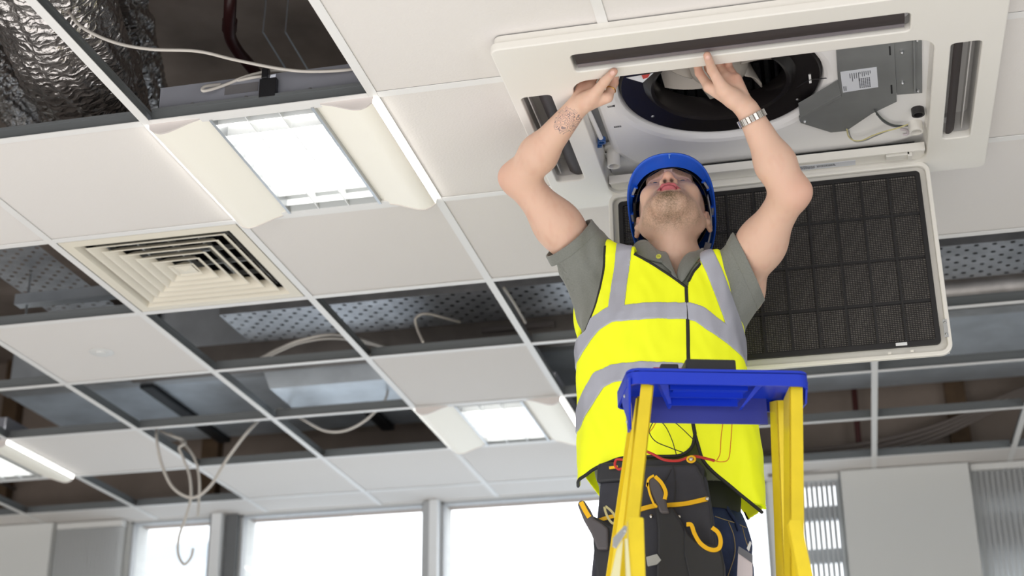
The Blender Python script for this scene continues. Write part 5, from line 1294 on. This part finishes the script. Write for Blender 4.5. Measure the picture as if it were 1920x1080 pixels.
# ================================================================== TOOL BELT
tbm = empty('tool_belt', ay(1240, 900, .2), 'black tool pouch belt with yellow trim on the worker\'s waist', 'tool belt')
PCH = mat('pouch_nylon', (58, 59, 68), .75, var=.1, vscale=30, bump=.25, bscale=500, bdist=.0006); PCH2 = mat('pouch_leather', (38, 39, 44), .5); YT = mat('yellow_trim', (250, 194, 10), .6); RIV = mat('rivet_steel', (210, 208, 204), .25, 1.)
def pad(name, pts, y0, th, m_, parent=tbm, bulge=.012, bev=.007):
    """flat pouch piece drawn on plane y0, thickness th towards +y, with softened edges"""
    P = [ay(u, v, y0) for u, v in pts]; b = MB(); b.prism([(p_[0], y0, p_[2]) for p_ in P], (0, th, 0)); o = b.build(name, m_, parent, bevel=bev, bseg=3); shade(o, 50); return o
def strip(name, pts, y, w_, m_, parent=tbm, th=.004):
    q = spline([ay(u, v, y) for u, v in pts], 6); b = MB()
    n_ = len(q); L = []
    for i in range(n_):
        d = q[min(i+1, n_-1)]-q[max(i-1, 0)]; d[1] = 0; d /= np.linalg.norm(d); pr = np.array([-d[2], 0, d[0]])*w_/2; L += [q[i]+pr, q[i]-pr]
    b.add([(p_[0], y, p_[2]) for p_ in L]+[(p_[0], y+th, p_[2]) for p_ in L], [(2*i, 2*i+1, 2*i+3, 2*i+2) for i in range(n_-1)]+[(2*n_+2*i, 2*n_+2*i+2, 2*n_+2*i+3, 2*n_+2*i+1) for i in range(n_-1)]+
          [(2*i, 2*i+2, 2*n_+2*i+2, 2*n_+2*i) for i in range(n_-1)]+[(2*i+1, 2*n_+2*i+1, 2*n_+2*i+3, 2*i+3) for i in range(n_-1)])
    return b.build(name, m_, parent)
pad('belt', [(1120, 868), (1200, 860), (1300, 858), (1322, 876), (1318, 905), (1200, 900), (1118, 905)], .222, .05, PCH2)
pad('back_panel', [(1128, 875), (1215, 868), (1310, 868), (1326, 900), (1336, 960), (1342, 1000), (1352, 1110), (1105, 1110), (1120, 960)], .232, .02, PCH)
main = pad('main_pouch', [(1196, 876), (1212, 872), (1305, 870), (1318, 895), (1330, 940), (1336, 1000), (1340, 1120), (1190, 1120), (1190, 960)], .205, .025, PCH, bulge=.02)
strip('yellow_trim', [(1196, 956), (1222, 949), (1250, 947), (1285, 944), (1326, 935)], .200, .0098, YT, main)
strip('yellow_trim', [(1122, 976), (1140, 970), (1158, 966)], .215, .0085, YT)
strip('seam', [(1262, 872), (1266, 905), (1265, 945)], .2035, .003, PCH2, main); strip('seam', [(1258, 880), (1250, 895), (1244, 904)], .2035, .003, PCH2, main)
hol = pad('tool_holster', [(1228, 948), (1262, 952), (1278, 975), (1300, 1020), (1322, 1120), (1228, 1120), (1232, 1000)], .178, .022, PCH2)
fp = pad('front_pouch', [(1282, 985), (1290, 1000), (1305, 1014), (1330, 1020), (1350, 1022), (1358, 1060), (1360, 1120), (1300, 1120), (1282, 1040)], .172, .03, PCH2)
strip('yellow_trim', [(1287, 983), (1296, 984), (1302, 1000), (1312, 1017), (1326, 1028), (1340, 1031), (1349, 1026), (1351, 1012), (1346, 998), (1335, 989)], .168, .0088, YT, fp)
pad('side_pouch', [(1108, 965), (1130, 975), (1155, 985), (1160, 1120), (1120, 1120), (1112, 1020)], .19, .04, PCH2)
for u, v in ((1326, 935), (1221, 968), (1273, 969), (1122, 984), (1132, 988)):
    b = MB(); b.lathe([(0, .003), (.003, .0025), (.0045, 0)], ay(u, v, .198), 12, T=Matrix.Rotation(PI/2, 4, 'X')); b.build('rivet', RIV, tbm, smooth=60)
pad('buckle', [(1211, 1044), (1232, 1038), (1240, 1050), (1232, 1058), (1214, 1062)], .175, .006, GALV, bev=.0015)
strip('yellow_trim', [(1142, 877), (1150, 876), (1158, 875)], .212, .006, YT)
# carabiner on a red lead
kr = empty('key_ring', ay(1296, 861, .16), 'small brass clip on the red lead above the pouch', 'clip'); b = MB(); q = ay(1296, 861, .155); pts = [q+np.array([.0085*math.cos(t_), 0, .0065*math.sin(t_)]) for t_ in np.linspace(0, 2*PI, 20)]; b.tube(pts, .0026, 8); b.build('ring', YT, kr, smooth=60)
b = MB(); b.lathe([(0, .004), (.004, .003), (.005, 0)], q, 12, T=Matrix.Rotation(PI/2, 4, 'X')); b.build('bead', RIV, kr, smooth=60)
# pliers
def plier(name, label, outer, grip, trims, y, extra=None):
    t = empty(name, ay(*outer[0], y), label, 'pliers')
    P = [ay(u, v, y) for u, v in outer]; b = MB(); b.prism([(p_[0], y, p_[2]) for p_ in P], (0, .016, 0)); o = b.build('handle', mat(name+'_grey', (84, 80, 84), .45), t, bevel=.005, bseg=3); shade(o, 60)
    for q in trims: strip('grip', q[0], y-.002, q[1], YT, o, .006)
    return t
plier('pliers', 'black and yellow handled tool in the central holster', [(1214, 898), (1224, 892), (1236, 900), (1247, 925), (1250, 950), (1256, 962), (1238, 962), (1230, 945), (1216, 915)], None, [([(1213, 912), (1216, 898), (1226, 891)], .005), ([(1228, 893), (1240, 905), (1248, 922), (1246, 936)], .008), ([(1214, 905), (1218, 925), (1226, 945), (1232, 950)], .0045)], .168)
plier('cutters', 'yellow and grey handled tool sticking out at the left hip', [(1082, 945), (1086, 937), (1095, 938), (1106, 955), (1114, 972), (1128, 980), (1140, 990), (1140, 1030), (1120, 1030), (1108, 1000), (1094, 975)], None, [([(1089, 941), (1097, 957), (1105, 970)], .0105)], .175)
t = empty('spring_clip', ay(1146, 960, .17), 'small pale metal clip hooked on the belt at the left', 'clip')
strip('loop', [(1133, 950), (1136, 962), (1142, 974), (1149, 981), (1154, 976), (1152, 966), (1144, 956), (1135, 949)], .165, .005, mat('dull_brass', (190, 180, 130), .4, .6), t, .006)
# white tag hanging at the right hip
t = empty('paper_notes', ay(1392, 1045, .25), 'white paper with a grey clip in the jeans pocket', 'paper')
q = [ay(u, v, .285) for u, v in ((1384, 1036), (1411, 1054), (1411, 1120), (1380, 1120))]
b = MB(); b.prism(q, (0, .002, 0)); pt = b.build('sheet', mat('white_paper', (232, 222, 228), .7), t)
b = MB(); b.prism([ay(u, v, .283) for u, v in ((1385, 1024), (1411, 1040), (1411, 1056), (1383, 1036))], (0, .005, 0)); b.build('grey_clip', mat('clip_grey', (120, 122, 130), .5), t)
b = MB(); b.prism([ay(u, v, .283) for u, v in ((1400, 1028), (1406, 1014), (1409, 1018), (1404, 1034))], (0, .004, 0)); b.build('clip_tip', POSTW, t)
